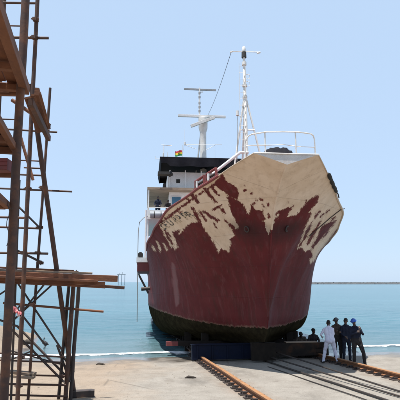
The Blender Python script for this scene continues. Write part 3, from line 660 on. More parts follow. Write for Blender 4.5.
fbw = MB().add(*sbox(22.9, 22.98, -3.3, 3.3, 11.38, 12.95)).add(*sbox(22.98, 28, -3.3, -3.22, 11.38, 12.95)).add(*sbox(22.98, 28, 3.22, 3.3, 11.38, 12.95)).build('flying_bridge_bulwark', 'white_paint', trawler)
build('vent_opening', *sbox(22.86, 22.9, -2.62, -2.32, 12.05, 12.35), 'black_rubber', fbw)
build('searchlight', *tube(ship(22.0, -3.6, 11.38), ship(22.0, -3.6, 11.75), .16, .12, n=10), 'black_rubber', trawler, True)
for S in (22.5, 27.6):
    for B in (-3.15, -1.9, -.6, .6, 1.9, 3.15): build('awning_post', *tube(ship(S, B, 11.38), ship(S, B, 13.0), .05, n=8), 'white_paint', trawler, True)
# black canvas awning: sagging top with a deep hanging valance
V = []; nx, ny = 22, 14
for i in range(nx):
    for k in range(ny):
        B = -4.0+8.0*i/(nx-1); S = 21.6+7*k/(ny-1); edge = (i in (0, nx-1)) or (k in (0, ny-1))
        V.append(ship(S, B, 13.86-.04*math.sin(i*1.9)**2-.05*math.sin(k*1.3)**2))
aw = MB().add(V, grid_faces(nx, ny))
val = []
ring = [(21.6, -4+8*i/30) for i in range(31)]+[(21.6+7*i/20, 4.0) for i in range(1, 21)]+[(28.6, 4-8*i/30) for i in range(1, 31)]+[(28.6-7*i/20, -4.0) for i in range(1, 20)]
for i, (S, B) in enumerate(ring):
    dr = .76 if B > -3.3 else .52
    cS, cB = 25.1, 0
    for q in range(3):
        f = q/2; val.append(ship(S+(.05*math.sin(i*1.1)+(.25 if B > -3.5 and S < 22 else .05)*0)*f, B+(.0 if B > -3.9 else .12)*f, 13.86-dr*f+.03*math.sin(i*.9)*f))
m = len(ring); aw.add(val, [(i*3+q, ((i+1) % m)*3+q, ((i+1) % m)*3+q+1, i*3+q+1) for i in range(m) for q in range(2)])
aw.build('awning', 'black_canvas', trawler, True, 50)
# flood light bank under the awning corner
build('loudhailer', *sbox(21.5, 22.2, -4.15, -3.2, 12.42, 12.62), 'black_rubber', trawler); build('loudhailer', *tube(ship(21.9, -3.3, 12.45), ship(21.9, -3.0, 12.6), .2, n=10), 'black_rubber', trawler, True)
# wing: post, bulwark, clutter
for S in (21.9, 26.5): build('wing_post', *tube(ship(S, -4.85, 8.8), ship(S, -4.85, 11.2), .06, n=8), 'white_paint', trawler, True); build('wing_post', *tube(ship(S, 4.85, 8.8), ship(S, 4.85, 11.2), .06, n=8), 'white_paint', trawler, True)
for sd in (-1, 1):
    build('wing_bulwark', *sbox(20.36, 28, min(sd*4.92, sd*4.86), max(sd*4.92, sd*4.86), 8.8, 9.45), 'grey_white_paint', trawler)
    build('wing_rail', *path_tube([ship(20.4, sd*3.3, 9.5), ship(20.4, sd*4.85, 9.5), ship(28, sd*4.85, 9.5)], .03, 8), 'mast_paint', trawler, True)
build('wing_bulwark', *sbox(20.36, 20.42, -4.86, -3.0, 8.8, 9.3), 'grey_white_paint', trawler)
lf = MB().add(*tube(ship(20.1, -4.7, 8.9), ship(20.1, -3.6, 8.9), .24, n=14)); lf.build('life_raft_canister', 'grey_steel_far', trawler, True)
for B in (-4.4, -3.9): build('raft_strap', *tube(ship(20.1, B-.03, 8.9), ship(20.1, B+.03, 8.9), .25, n=14), 'black_rubber', trawler)
build('side_post', *tube(ship(17.2, -5.0, 4.6), ship(17.2, -5.0, 8.7), .06, n=8), 'grey_white_paint', trawler, True)
build('side_post', *tube(ship(20.4, -4.85, 4.8), ship(20.4, -4.85, 8.65), .05, n=8), 'grey_white_paint', trawler, True)
# overside trawl platform with rollers
pl = MB().add(*sbox(15.6, 18.6, -5.55, -4.75, 5.02, 5.32)).build('side_platform', 'grey_white_paint', trawler)
build('platform_skirt', *sbox(15.7, 18.5, -5.5, -4.7, 4.45, 5.02), 'red_oxide', pl)
build('platform_roller', *tube(ship(15.6, -5.3, 5.5), ship(18.4, -5.3, 5.5), .17, n=12), 'black_rubber', pl, True)
build('platform_bracket', *beam(ship(16.2, -5.4, 4.3), ship(16.2, -4.75, 3.1), .1, .1), 'dark_steel', pl)
build('platform_bracket', *beam(ship(18, -5.4, 4.3), ship(18, -4.75, 3.1), .1, .1), 'dark_steel', pl)
build('discharge_pipe', *tube(ship(14.5, -4.6, 3.35), ship(14.5, -5.2, 3.3), .11, n=12), 'dark_steel', trawler, True)
# radar mast
B_, _ = on_station(203, 116, 25)
col_pts = [(13.5, .29), (14.5, .29), (16.2, .28), (17.2, .29), (17.6, .40), (18.5, .42), (18.6, .2)]
rm = build('radar_mast', *path_tube([ship(25, B_, v) for v, _ in col_pts], [r for _, r in col_pts], 14), 'mast_paint', trawler, True)
build('mast_leg', *tube(ship(25.5, B_-.6, 13.5), ship(25.2, B_-.15, 17.4), .07, n=8), 'mast_paint', trawler, True)
def st_pt(px, py, S): b, v = on_station(px, py, S); return ship(S, b, v)
build('yard', *beam(st_pt(178, 115.6, 25), st_pt(225.5, 117, 25), .2, .2), 'grey_white_paint', rm)
sc = build('radar_scanner', *beam(st_pt(191, 126.2, 24.3), st_pt(214.5, 117.5, 24.3), .22, .24), 'mast_paint', rm)
build('mast_pole', *tube(st_pt(199.5, 117, 25), st_pt(199.5, 88, 25), .075, n=10), 'mast_paint', rm, True)
build('yard', *beam(st_pt(184, 89, 25), st_pt(216, 90.2, 25), .12, .15), 'grey_steel_far', rm)
for y in (94, 98, 104, 108, 112): build('insulator', *tube(st_pt(199.5, y, 25), st_pt(199.5, y-1.8, 25), .105, n=10), 'grey_steel_far', rm, True)
build('stay_bracket', *tube(st_pt(199.5, 92, 25), st_pt(203, 92, 25), .04, n=6), 'mast_paint', rm)
p0, p1 = ship(7, -.68, 15.3), st_pt(208, 115, 25)
build('stay_wire', *path_tube([p0+(p1-p0)*t-np.array([0, 0, .5])*4*t*(1-t)*.5 for t in np.linspace(0, 1, 16)], .013, 5), 'cable_steel', trawler, True)
# aerials on the awning roof
def aerial(pts, r=.03, S=22): build('aerial', *path_tube([st_pt(x, y, S) for x, y in pts], r, 6), 'mast_paint', trawler, True)
aerial([(163.8, 159), (163.8, 144.5)]); aerial([(161.5, 145), (172, 145.6)], .025); aerial([(167.5, 159), (167.5, 152.5)], .02); aerial([(155, 156), (155.5, 158.8), (163, 159.2)], .025); aerial([(163.3, 159), (163.3, 153)], .055)
aerial([(184.8, 142.5), (184.8, 129.5)], .014, 23); aerial([(182, 156.5), (184.3, 144.6), (215, 145), (215, 158.5)], .022, 23); aerial([(184.5, 144.8), (196, 149)], .018, 23); aerial([(206, 150), (215, 145)], .018, 23); aerial([(215, 144.4), (222, 144.2)], .016, 23)
build('aerial_base', *tube(st_pt(184.8, 145, 23), st_pt(184.8, 142.3, 23), .09, n=8), 'grey_white_paint', trawler, True)
# flag
fb_, fv_ = on_station(182.3, 156, 22.6)
flg = thing('flag', ship(22.6, fb_, fv_-.6), 'small red, gold and green flag with black star on wheelhouse roof', 'flag')
build('flag_staff', *tube(ship(22.6, fb_, 13.4), ship(22.6, fb_, fv_+.95), .02, n=6), 'mast_paint', flg)
L_, H_ = .58, .46; nx, ny = 25, 13; V = []
for i in range(nx):
    for k in range(ny):
        x = i/(nx-1); y = k/(ny-1); V.append(ship(22.6+.07*math.sin(x*8+y)*x, fb_-L_*x, fv_+.02+H_*y-.10*x*x+.05*math.sin(x*7)*x))
fo = build('flag_cloth', V, grid_faces(nx, ny), ['flag_green', 'flag_gold', 'flag_red'], flg, True, 70)
for p in fo.data.polygons: p.material_index = min(2, (p.index % (ny-1))//4)
MATS['star'] = MATS['black_canvas']
star = []
for i in range(10):
    r = .085 if i % 2 == 0 else .034; t = math.pi/2+i*math.pi/5; star.append((.5*L_+r*math.cos(t), H_*.5+r*math.sin(t)))
Vst = []
for off in (-.025, .025):
    for x, y in star+[(.5*L_, H_*.5)]:
        u = x/L_; Vst.append(ship(22.6+.07*math.sin(u*8+y/H_)*u+off, fb_-x, fv_+.02+y-.10*u*u+.05*math.sin(u*7)*u))
build('flag_star', Vst, [(i, (i+1) % 10, 10) for i in range(10)]+[(11+i, 11+(i+1) % 10, 21) for i in range(10)], 'star', flg)
# rope hanging overside
rp = [st_pt(x, y, 19.5) for x, y in ((148, 216), (143.5, 218), (139.6, 222), (138.3, 230), (137.9, 250), (137.6, 275), (137.3, 300), (137, 322))]
tag(build('hanging_rope', *path_tube(rp, .028, 6), 'rope_fibre', None, True), 'thin rope hanging overside to the water from the bridge wing', 'rope')
# ------------------------------------------------------------------ scaffold tower at the left
DD = np.array([-.212, 1.0, 0.0])           # the platforms' depth direction
sc_base = at(20, 400, 10.5); sc_base[2] = plane_z(sc_base[0], sc_base[1])
tower = thing('scaffold_tower', sc_base, 'tall rusty scaffold tower of pipes and timber planks at left', 'scaffold')
def pole(name, a, b, w, mat='rusty_steel', ground=False, n=12):
    p0, p1 = at(*a), at(*b)
    if ground:                              # run the foot down to the ground
        d = p1-p0
        for _ in range(30):
            gap = p1[2]-float(ground_z(p1[0], p1[1]))
            if abs(gap) < .01: break
            p1 = p1+d/(-d[2])*gap
        p1 = p1-np.array([0, 0, .02])
    r = .86*w/2*(a[2]+b[2])/2/500
    return build(name, *path_tube([p0+(p1-p0)*t+np.array([random.uniform(-1, 1), random.uniform(-1, 1), 0])*.12*r*(0 < t < 1) for t in np.linspace(0, 1, 6)], r, n), mat, tower, True), p0, p1, r
pole('post', (27.5, -40, 9), (3.5, 400, 9), 10.2, 'rusty_steel', True, 18)
pole('post', (39.5, -40, 11.5), (17.5, 400, 11.5), 5, 'rusty_steel', True)
pole('post', (50.2, 88, 13), (28, 400, 13), 3.2, 'rusty_steel', True)
pole('post', (6, -40, 12), (-15, 400, 12), 5.5, 'rusty_steel', True)
pole('post', (-22, -40, 10), (-44, 400, 10), 7, 'rusty_steel', True)
pole('raking_shore', (31, 84, 11.7), (74.5, 396, 13.9), 5.6, 'rusty_steel', True)
pole('post', (69.5, 280, 13.4), (58.5, 398, 13.6), 3.8, 'dark_steel', True)
pole('post', (74.5, 272, 13.2), (65.5, 398, 13.4), 5, 'rusty_steel', True)
pole('post', (79.0, 282, 13.5), (70.5, 398, 13.5), 4.4, 'dark_steel', True)
pole('post', (19.5, 180, 12.6), (11, 400, 12.6), 2.6, 'dark_steel', True)
def ledger(x0, y0, x1, y1, Y, w, mat='rusty_steel', Y1=None): return pole('ledger', (x0, y0, Y), (x1, y1, Y1 or Y), w, mat)
for x0, y0, x1, y1, Y, w in ((-20, 2.6, 37, 3.2, 11.6, 3), (-14, 25, 21, 26, 9.4, 1.8), (-14, 37.2, 48.5, 38, 11.4, 3.4), (-16, 118.6, 17, 119.6, 12, 1.8), (-16, 128, 57, 132.2, 12.6, 2.3),
        (14, 160, 42, 161.2, 12.8, 1.7), (24, 167.6, 43, 168.6, 12.8, 1.9), (20, 174.6, 44, 175.6, 12.8, 2.2), (-18, 187.6, 72, 191.6, 12.9, 2.2), (-18, 216.8, 24, 217.8, 12, 2.6), (-18, 226.4, 41, 228.6, 12.8, 2.4),
        (-20, 252.6, 48, 253.6, 13, 2.6), (-22, 352, 63, 357, 13.2, 2.0), (-22, 359.5, 62, 362.4, 13.2, 1.8), (-22, 374, 65, 376, 13.2, 2.0), (-22, 383.6, 66, 385, 13.2, 2.4), (-22, 394, 68, 396.5, 13.3, 2.2)): ledger(x0, y0, x1, y1, Y, w)
ledger(3, 303, 103.5, 311.6, 12.9, 2.6, 'scaffold_timber', 13.6)
def brace(x0, y0, x1, y1, Y, w, Y1=None, mat='dark_steel'): return pole('brace', (x0, y0, Y), (x1, y1, Y1 or Y), w, mat)
for b in ((19, 207, 41, 229, 12.7, 2.2), (15, 279, 62, 350, 13, 2.2), (46, 282, 23, 311, 12.9, 2.2), (54, 283, 8, 325, 13.1, 2.2), (9, 327, 64, 382, 13.2, 2.6), (17, 326, 67, 377, 13.4, 2.6), (8, 361, 34, 350, 13, 1.6),
          (16, 250, 43, 263, 12.9, 2.6), (-16, 305, 14, 285, 12.5, 2), (-14, 315, 22, 328, 12.4, 2.4), (12, 302, 46, 346, 12.7, 2.2), (24, 300, 8, 322, 12.8, 2.0), (60, 352, 74, 372, 13.5, 2.6), (57, 345, 70, 382, 13.4, 2.6), (8, 350, 60, 364, 13.3, 1.6)): brace(*b)
# horizontal platforms: edge beam running away from the camera, boards and bearers seen from below
def platform(px, py, Y, near, far, beam_w, beam_h, nboards, mat='scaffold_timber', bw=.24, ext=0):
    p = at(px, py, Y)
    a, b = p+DD*(near-Y), p+DD*(far+ext-Y)
    build('edge_beam', *beam(a, b, beam_w, beam_h, (1, .2, 0)), mat, tower)
    lat = -np.array([1, .212, 0])/math.hypot(1, .212)
    for i in range(nboards):
        o_ = lat*(beam_w/2+.03+bw*(i+.5)); e0, e1 = random.uniform(-.12, .12), random.uniform(-.15, .15)
        q = p+o_+np.array([0, 0, beam_h*.5+.028])
        build('plank', *beam(q+DD*(near-Y+e0), q+DD*(far-Y+e1), bw-.014, .045, (1, .2, 0)), 'scaffold_timber', tower)
    for f in (.30, .72, .97):
        q = p+DD*(near+(far-near)*f-Y)+np.array([0, 0, -beam_h*.1])
        build('bearer', *beam(q+lat*.04, q+lat*(nboards*bw+.3), .12, .13, (0, 0, 1)), mat, tower)
platform(25.5, 90, 9.3, 5.5, 9.3, .15, .19, 6, ext=0)
p = at(27, 92, 9.4)
build('edge_beam', *beam(p+np.array([.16, .1, .05]), p+DD*2.2+np.array([.16, .1, .05]), .09, .16, (1, .2, 0)), 'scaffold_timber', tower)
build('edge_beam', *beam(p+np.array([.05, .1, -.16]), p+DD*2.6+np.array([.18, .1, -.16]), .1, .14, (1, .2, 0)), 'rusty_steel', tower)
for q_ in (.02, .24): build('plank', *beam(p+np.array([.16-q_*.6, .1, .0-q_*.3]), p+DD*2.3+np.array([.16-q_*.6, .1, .0-q_*.3]), .2, .04, (1, .2, .35)), 'scaffold_timber', tower)
platform(16, 151, 9.3, 6.2, 9.35, .1, .12, 2)
platform(8, 206, 9.3, 7.0, 9.3, .10, .12, 3)
for x0, y0, x1, y1, Y, h in ((-20, 84.5, 20, 85.5, 9.25, .085), (-20, 92.6, 18, 93.4, 9.35, .10), (-20, 151, 15.5, 151.4, 9.3, .075), (-20, 174.8, 17, 175.4, 9.4, .085)):
    build('bearer', *beam(at(x0, y0, Y), at(x1, y1, Y), h*.9, h, (0, 1, 0)), 'scaffold_timber', tower)
# stair stringers further back
brace(12, 100, 47, 124, 12.4, 4.5, None, 'scaffold_timber'); brace(18, 128, 33, 180, 12.3, 3.6, None, 'scaffold_timber'); brace(0, 120, 17, 152, 11.9, 4.0, None, 'scaffold_timber'); brace(37, 124, 43.5, 178, 12.8, 2.6)
# red-brown crate sitting on the second platform
# working platform of long planks at eye level
for i, (x0, y0, x1, y1, Y0, Y1, w, h, m) in enumerate(((-24, 273.4, 117.5, 278.8, 11.9, 12.6, .24, .155, 'scaffold_timber'), (-24, 269.2, 92, 273.4, 12.1, 12.9, .24, .05, 'grey_timber'), (-24, 278.2, 105, 283.6, 12.05, 12.55, .22, .085, 'scaffold_timber'),
        (20, 282.2, 105, 287.3, 12.2, 12.7, .2, .055, 'scaffold_timber'), (62, 283.2, 124.5, 287.8, 12.7, 12.9, .16, .075, 'rusty_steel'), (-24, 266.5, 74, 271.0, 12.6, 13.2, .24, .05, 'scaffold_timber'), (-24, 281.0, 80, 285.6, 12.3, 12.8, .2, .06, 'scaffold_timber'), (-24, 275.5, 98, 281.2, 11.7, 12.3, .2, .06, 'scaffold_timber'))):
    build('plank', *beam(at(x0, y0, Y0), at(x1, y1, Y1), w, h, (0, 1, 0)), m, tower)
for q in ((9, 371.5, 35, 374, 13.0), (11, 375.2, 34, 377.4, 12.9)):
    build('plank', *beam(at(q[0], q[1], q[4]), at(q[2], q[3], q[4]), .24, .06, (0, 1, 0)), 'grey_timber', tower)
# couplers where pipes cross
def coupler(px, py, Y, s=.062):
    c = at(px, py, Y); mb = MB(); k = s*.6
    mb.add(*box8([c+np.array([x*s, y*s-.05, z*k]) for z in (-1, 1) for x, y in ((-1, -1), (1, -1), (1, 1), (-1, 1))]))
    mb.add(*tube(c+np.array([-s*1.5, -.05-s*.6, 0]), c+np.array([s*1.5, -.05-s*.6, 0]), s*.3, n=6)); mb.add(*tube(c+np.array([s*.6, -.05-s*1.3, -s]), c+np.array([s*.6, -.05-s*1.3, s]), s*.22, n=6))
    mb.build('coupler', 'rusty_steel', tower)
for q in ((36.2, 20.5, 11.45), (35.3, 38.4, 11.4), (48.2, 125.5, 12.8), (47, 131, 12.7), (43.4, 188, 12.6), (29, 189.2, 11.6), (40.5, 227.5, 12.8), (38.4, 253, 13), (41, 263, 12.9), (24.5, 253, 11.6), (76, 272.5, 13.0), (73, 284.5, 13.2), (33.5, 304.5, 12.9), (71, 308.6, 13.3), (22, 357, 12), (31, 376, 13), (20, 385, 12), (62, 376, 13.3)): coupler(*q)
# wire tie hanging from the thick post
build('wire_tie', *path_tube([at(8+1.6*math.sin(i*1.3), 206+i*5, 8.9) for i in range(9)], .007, 5), 'dark_steel', tower, True)
build('wire_tie', *path_tube([at(10+3*math.cos(i*.9), 207+2.4*math.sin(i*1.3), 8.85) for i in range(7)], .006, 5), 'dark_steel', tower, True)
build('wire_tie', *path_tube([at(43+4*math.cos(i*.9), 187.5+.9*math.sin(i*1.7), 12.4) for i in range(7)], .008, 5), 'dark_steel', tower, True)
# crate on the bearers
c0 = at(3, 165.5, 9.1); 
crate = thing('wooden_box', c0-np.array([0, 0, .11]), 'small red brown wooden box on the scaffold between two bearers', 'box')
for k in range(3): build('slat', *beam(c0+np.array([-.24, -.13, -.075+.075*k]), c0+np.array([.13, -.13, -.075+.075*k]), .018, .068, (0, 1, 0)), 'red_oxide', crate)
for s in (-1, 1): build('box_end', *beam(c0+np.array([-.055+s*.17, -.12, 0]), c0+np.array([-.055+s*.17, .15, 0]), .02, .22, (1, 0, 0)), 'red_oxide', crate)
build('box_floor', *beam(c0+np.array([-.22, .01, -.1]), c0+np.array([.11, .01, -.1]), .26, .02, (0, 1, 0)), 'red_oxide', crate)
build('box_back', *beam(c0+np.array([-.24, .15, 0]), c0+np.array([.13, .15, 0]), .018, .22, (0, 1, 0)), 'red_oxide', crate)
# rag tied on a pipe
c0 = at(15.5, 310.5, 11.2); V = []; nx, ny = 26, 9
for i in range(nx):
    for k in range(ny):
        t = i/(nx-1); a = 2*math.pi*k/(ny-1); r = .05+.022*math.sin(i*1.3+a*2)+.015*math.sin(i*.7+a*3)
        V.append(c0+np.array([(t-.5)*.26, r*math.cos(a), r*math.sin(a)-.05*t+.05*math.sin(t*5)]))
tag(build('cloth_rag', V, grid_faces(nx, ny), 'rag_red', None, True, 80), 'red and white rag tied around a low scaffold pipe', 'rag')
# squared baulk on the ground at the foot of the shore
p0, p1 = on_ground(68, 398.2), on_ground(93.5, 397.2)
tag(build('timber_baulk', *beam(p0+np.array([0, .1, .085]), p1+np.array([0, .1, .085]), .2, .17, (0, 1, 0), .012), 'dark_steel'), 'short dark timber baulk on the ground at the scaffold foot', 'timber')

# ------------------------------------------------------------------ birds and driftwood on the sand bank at left
def seabird(px, py, Y, s, label):
    b = at(px, py, Y); b[2] = max(float(ground_z(b[0], b[1])), 0); t = thing('seabird', b, label, 'bird')
    q = lambda x, y, z: b+s*np.array([x, y, z])
    build('body', *path_tube([q(.42, 0, .34), q(.3, 0, .36), q(.12, 0, .42), q(-.08, 0, .56), q(-.14, 0, .72), q(-.08, 0, .88), q(-.03, 0, .97), q(-.06, 0, 1.03)], [.01, .05, .10, .10, .05, .04, .05, .015], 10), 'bird_feather', t, True)
    build('bill', *path_tube([q(-.06, 0, .98), q(-.2, 0, .96)], [.022, .004], 6), 'driftwood', t)
    for y in (-.05, .05):
        build('leg', *path_tube([q(.08, y, .35), q(.06, y, .16), q(.06, y, .0)], .016, 6), 'driftwood', t); build('foot', *path_tube([q(.08, y, .01), q(-.08, y, .01)], [.012, .02], 6), 'driftwood', t)
    for y in (-1, 1): build('wing', *path_tube([q(0, y*.1, .58), q(.14, y*.13, .46), q(.4, y*.07, .32)], [.05, .07, .01], 8), 'bird_feather', t, True)
seabird(44.5, 346, 27, .52, 'dark upright bird on the sand edge seen through the scaffold')
b = at(27, 341, 27.5); b[2] = float(ground_z(b[0], b[1]))+.05
tag(build('driftwood', *path_tube([b+np.array(v) for v in ((-.3, 0, .0), (-.15, 0, .1), (0, 0, .16), (.15, .02, .12), (.38, .02, .02))], [.05, .1, .13, .1, .03], 9), 'driftwood', None, True), 'dark driftwood lump on the sand bank behind the scaffold', 'driftwood')
# stones and chips lying about
mb = MB(); rs = np.random.RandomState(5)
for i in range(70):
    x, y = rs.uniform(-5, 6), rs.uniform(10.5, 22); s = rs.uniform(.008, .028)*(1.8 if rs.rand() > .93 else 1); z = float(ground_z(np.float64(x), np.float64(y)))
    P = [(1, 0, 0), (0, 1, 0), (-1, 0, 0), (0, -1, 0), (0, 0, .8), (0, 0, -.6)]; P = [np.array([x, y, z+s*.3])+s*np.array(v)*rs.uniform(.6, 1.5, 3) for v in P]
    mb.add(P, [(0, 1, 4), (1, 2, 4), (2, 3, 4), (3, 0, 4), (1, 0, 5), (2, 1, 5), (3, 2, 5), (0, 3, 5)])
o = mb.build('stone_chips', 'stone_chip'); tag(o, 'scattered small stones and chips on the slipway', 'stones', kind='stuff')
for q, r, lab in (((190, 378.5), 12, 'flat dark scrap on concrete left of the left rail'), ((100, 365), 9, 'small dark debris on the sand near the surf at left')):
    b = on_ground(*q); pts = [b+np.array([-.17, 0, .02]), b+np.array([-.05, .04, .05]), b+np.array([.1, .0, .04]), b+np.array([.2, .05, .02])]
    tag(build('debris', *path_tube(pts, [.015, .04, .035, .01], 7), 'driftwood', None, True), lab, 'debris')

# ------------------------------------------------------------------ people
def capsule(p0, r0, p1, r1, n=12, m=5):
    p0, p1 = np.array(p0, float), np.array(p1, float); d = p1-p0; L = np.linalg.norm(d)
    if L < 1e-5: d = np.array([0, 0, 1e-4]); p1 = p0+d
    s, u = frame_of(d); w = d/np.linalg.norm(d); pts = []
    for i in range(1, m+1): a = math.pi/2*(1-i/m); pts.append((p0-w*r0*math.sin(a), r0*math.cos(a)))
    for i in range(0, m): a = math.pi/2*i/m; pts.append((p1+w*r1*math.sin(a), r1*math.cos(a)))
    V = [p0-w*r0]; F = []
    for c, r in pts: V += [c+r*(math.cos(2*math.pi*i/n)*s+math.sin(2*math.pi*i/n)*u) for i in range(n)]
    V.append(p1+w*r1); k = len(pts)
    F += [(0, 1+(i+1) % n, 1+i) for i in range(n)]
    for j in range(k-1): F += [(1+j*n+i, 1+j*n+(i+1) % n, 1+(j+1)*n+(i+1) % n, 1+(j+1)*n+i) for i in range(n)]
    e = len(V)-1; F += [(e, 1+(k-1)*n+i, 1+(k-1)*n+(i+1) % n) for i in range(n)]
    return V, F
def unit(v): v = np.array(v, float); return v/np.linalg.norm(v)
def person(label, loc, J, face, cols, voxel=.010, helmet=None, group=None, short_sleeve=False, hold=None):
    """J: joints in metres about the feet (x right, y away, z up); face: where the head looks"""
    J = {k: np.array(v, float) for k, v in J.items()}; P = []
    def cap(a, r0, b, r1, tg): P.append((np.array(a, float), r0, np.array(b, float), r1, tg))
    top, bot = 'top', 'bottom'
    pel = (J['hl']+J['hr'])/2; nk = J['neck']; ax = unit(nk-pel)
    for s in 'lr':
        h, sh = J['h'+s], J['s'+s]; low = h*.85+pel*.15
        cap(low+ax*.12, .100, (sh*.60+nk*.40)-ax*.11, .104, top); cap(low-ax*.02, .125, low+ax*.08, .118, bot)
        cap(sh*.93+nk*.07-ax*.02, .056, nk-ax*.03, .055, top)
        e, w = J['e'+s], J['w'+s]
        cap(sh*.93+nk*.07-ax*.01, .058, e, .046, top); cap(e, .045, w, .034, 'skin' if short_sleeve else top)
        d = unit(w-e); hd = J.get('f'+s); hd = unit(hd) if hd is not None else d
        side = np.cross(hd, [0, 1, .2]); side = unit(side) if np.linalg.norm(side) > .1 else np.array([1., 0, 0]); nrm = np.cross(side, hd)
        cap(w, .028, w+hd*.085, .030, 'skin')
        for i, (o_, ln) in enumerate(((-.030, .066), (-.010, .078), (.010, .074), (.029, .056))):
            k0 = w+hd*.082+side*o_; k1 = k0+hd*ln*.55+nrm*.010; k2 = k1+hd*ln*.40+nrm*.028
            cap(k0, .0105, k1, .0100, 'skin'); cap(k1, .0100, k2, .0085, 'skin')
        sg = 1 if s == 'l' else -1
        t0 = w+hd*.03+side*.028*sg; t1 = t0+hd*.04+side*.028*sg+nrm*.012; t2 = t1+hd*.032+nrm*.016
        cap(t0, .0125, t1, .0115, 'skin'); cap(t1, .0115, t2, .0095, 'skin')
        k, a, to = J['k'+s], J['a'+s], J['t'+s]
        cap(h, .108, k, .072, bot); cap(k, .072, k+(a-k)*.35, .068, bot); cap(k+(a-k)*.35, .068, a, .056, bot)
        fd = unit((to-a)*np.array([1, 1, 0])); cap(a+np.array([0, 0, -.035])-fd*.03, .042, a+fd*.10+np.array([0, 0, -.045]), .040, 'shoe'); cap(a+fd*.10+np.array([0, 0, -.047]), .041, a+fd*.18+np.array([0, 0, -.055]), .03, 'shoe')
    cap(pel+ax*.1, .11, nk-ax*.2, .118, top); cap(pel-ax*.03, .13, pel+ax*.06, .125, bot)
    hd = J['head']; fc = unit(face); up = unit(hd-nk); sdv = unit(np.cross(fc, up)); fc = np.cross(up, sdv)
    cap(nk-ax*.03, .056, hd-up*.05, .052, 'skin'); cap(nk-ax*.06, .075, nk-ax*.03, .066, top)
    cap(hd+up*.025-fc*.012, .083, hd+up*.03+fc*.016, .080, 'skin'); cap(hd-up*.035+fc*.02, .068, hd-up*.075+fc*.045, .040, 'skin')
    cap(hd+up*.012+fc*.088, .010, hd-up*.022+fc*.107, .014, 'skin')
    for s in (-1, 1):
        cap(hd+sdv*s*.080+up*.012-fc*.005, .014, hd+sdv*s*.083-up*.022, .011, 'skin')
        cap(hd+sdv*s*.031+up*.016+fc*.083, .0095, hd+sdv*s*.032+up*.016+fc*.083, .0095, 'eye')
    cap(hd-sdv*.022-up*.052+fc*.078, .010, hd+sdv*.022-up*.052+fc*.078, .010, 'lip')
    cap(hd+up*.05-fc*.03, .082, hd+up*.055+fc*.012, .080, 'hair'); cap(hd+up*.01-fc*.045, .066, hd+up*.03-fc*.04, .074, 'hair')
    if hold:
        for a, r0, b, r1, tg in hold: cap(a, r0, b, r1, tg)
    mb = MB()
    for a, r0, b, r1, tg in P: mb.add(*capsule(a, r0, b, r1))
    me = bpy.data.meshes.new('tmp'); me.from_pydata([tuple(v) for v in mb.V], [], mb.F)
    to = bpy.data.objects.new('tmp', me); col.objects.link(to)
    md = to.modifiers.new('r', 'REMESH'); md.mode = 'VOXEL'; md.voxel_size = voxel
    ms = to.modifiers.new('s', 'SMOOTH'); ms.factor = .5; ms.iterations = 2
    dg = bpy.context.evaluated_depsgraph_get(); dg.update(); out = bpy.data.meshes.new_from_object(to.evaluated_get(dg))
    bpy.data.objects.remove(to); bpy.data.meshes.remove(me); out.name = 'person'
    n = len(out.polygons); C = np.empty(n*3); out.polygons.foreach_get('center', C); C = C.reshape(-1, 3)
    best = np.full(n, 1e9); tg = np.zeros(n, int); names = ['top', 'bottom', 'skin', 'shoe', 'hair', 'eye', 'lip', 'hold']
    for a, r0, b, r1, t in P:
        d = b-a; L = max(d@d, 1e-9); u = np.clip(((C-a)@d)/L, 0, 1); dist = np.linalg.norm(C-a-u[:, None]*d, axis=1)-(r0+(r1-r0)*u)
        if t in ('eye', 'lip', 'hair'): dist = dist-.004
        m = dist < best; best[m] = dist[m]; tg[m] = names.index(t)
    out.materials.clear()
    for nm in names: out.materials.append(MATS[cols.get(nm, {'skin': 'skin', 'shoe': 'shoe', 'hair': 'hair', 'eye': 'eye', 'lip': 'lip', 'hold': 'dark_steel'}.get(nm, 'dark_cloth'))])
    out.polygons.foreach_set('material_index', tg.astype(np.int32)); out.shade_smooth(); out.update()
    # soft folds in the cloth: small displacement along the normal where clothing is
    nv = len(out.vertices); X = np.empty(nv*3); out.vertices.foreach_get('co', X); X = X.reshape(-1, 3)
    Nn = np.empty(nv*3); out.vertices.foreach_get('normal', Nn); Nn = Nn.reshape(-1, 3)
    fold = .006*np.sin(X[:, 2]*34+np.sin(X[:, 0]*21)*1.6+X[:, 1]*9)*np.sin(X[:, 0]*17+X[:, 2]*7+1)
    cl = np.zeros(nv); vidx = np.empty(len(out.loops), int); out.loops.foreach_get('vertex_index', vidx)
    lp = np.empty(n, int); out.polygons.foreach_get('loop_total', lp); cl[vidx] = np.repeat(((tg < 2)).astype(float), lp)
    out.vertices.foreach_set('co', (X+Nn*(fold*cl)[:, None]).ravel()); out.update()
    o = link('person', out, None, loc); ORIGIN[o] = np.array(loc, float); tag(o, label, 'person', group)
    if helmet:
        V = []; c = hd+up*.045-fc*.004+np.array(loc); nx, ny = 24, 9
        for i in range(nx):
            a = 2*math.pi*i/(nx-1)
            for k in range(ny):
                b = math.pi/2*k/(ny-2) if k < ny-1 else None
                if k == ny-1: rr, hh = 1.22+(.28 if math.cos(a) > .2 else 0)*max(0, math.cos(a)), -.03
                else: rr, hh = math.sin(b), math.cos(b)
                V.append(c+fc*(.118*rr*math.cos(a))+sdv*(.098*rr*math.sin(a))+up*(.088*hh+(.008 if abs(math.sin(a)) < .16 and k < 6 else 0)))
        build('helmet', V, grid_faces(nx, ny), helmet, o, True, 60)
    return o
def foot(px, py):                           # where a person stands on the slip
    p = on_ground(px, py); return p
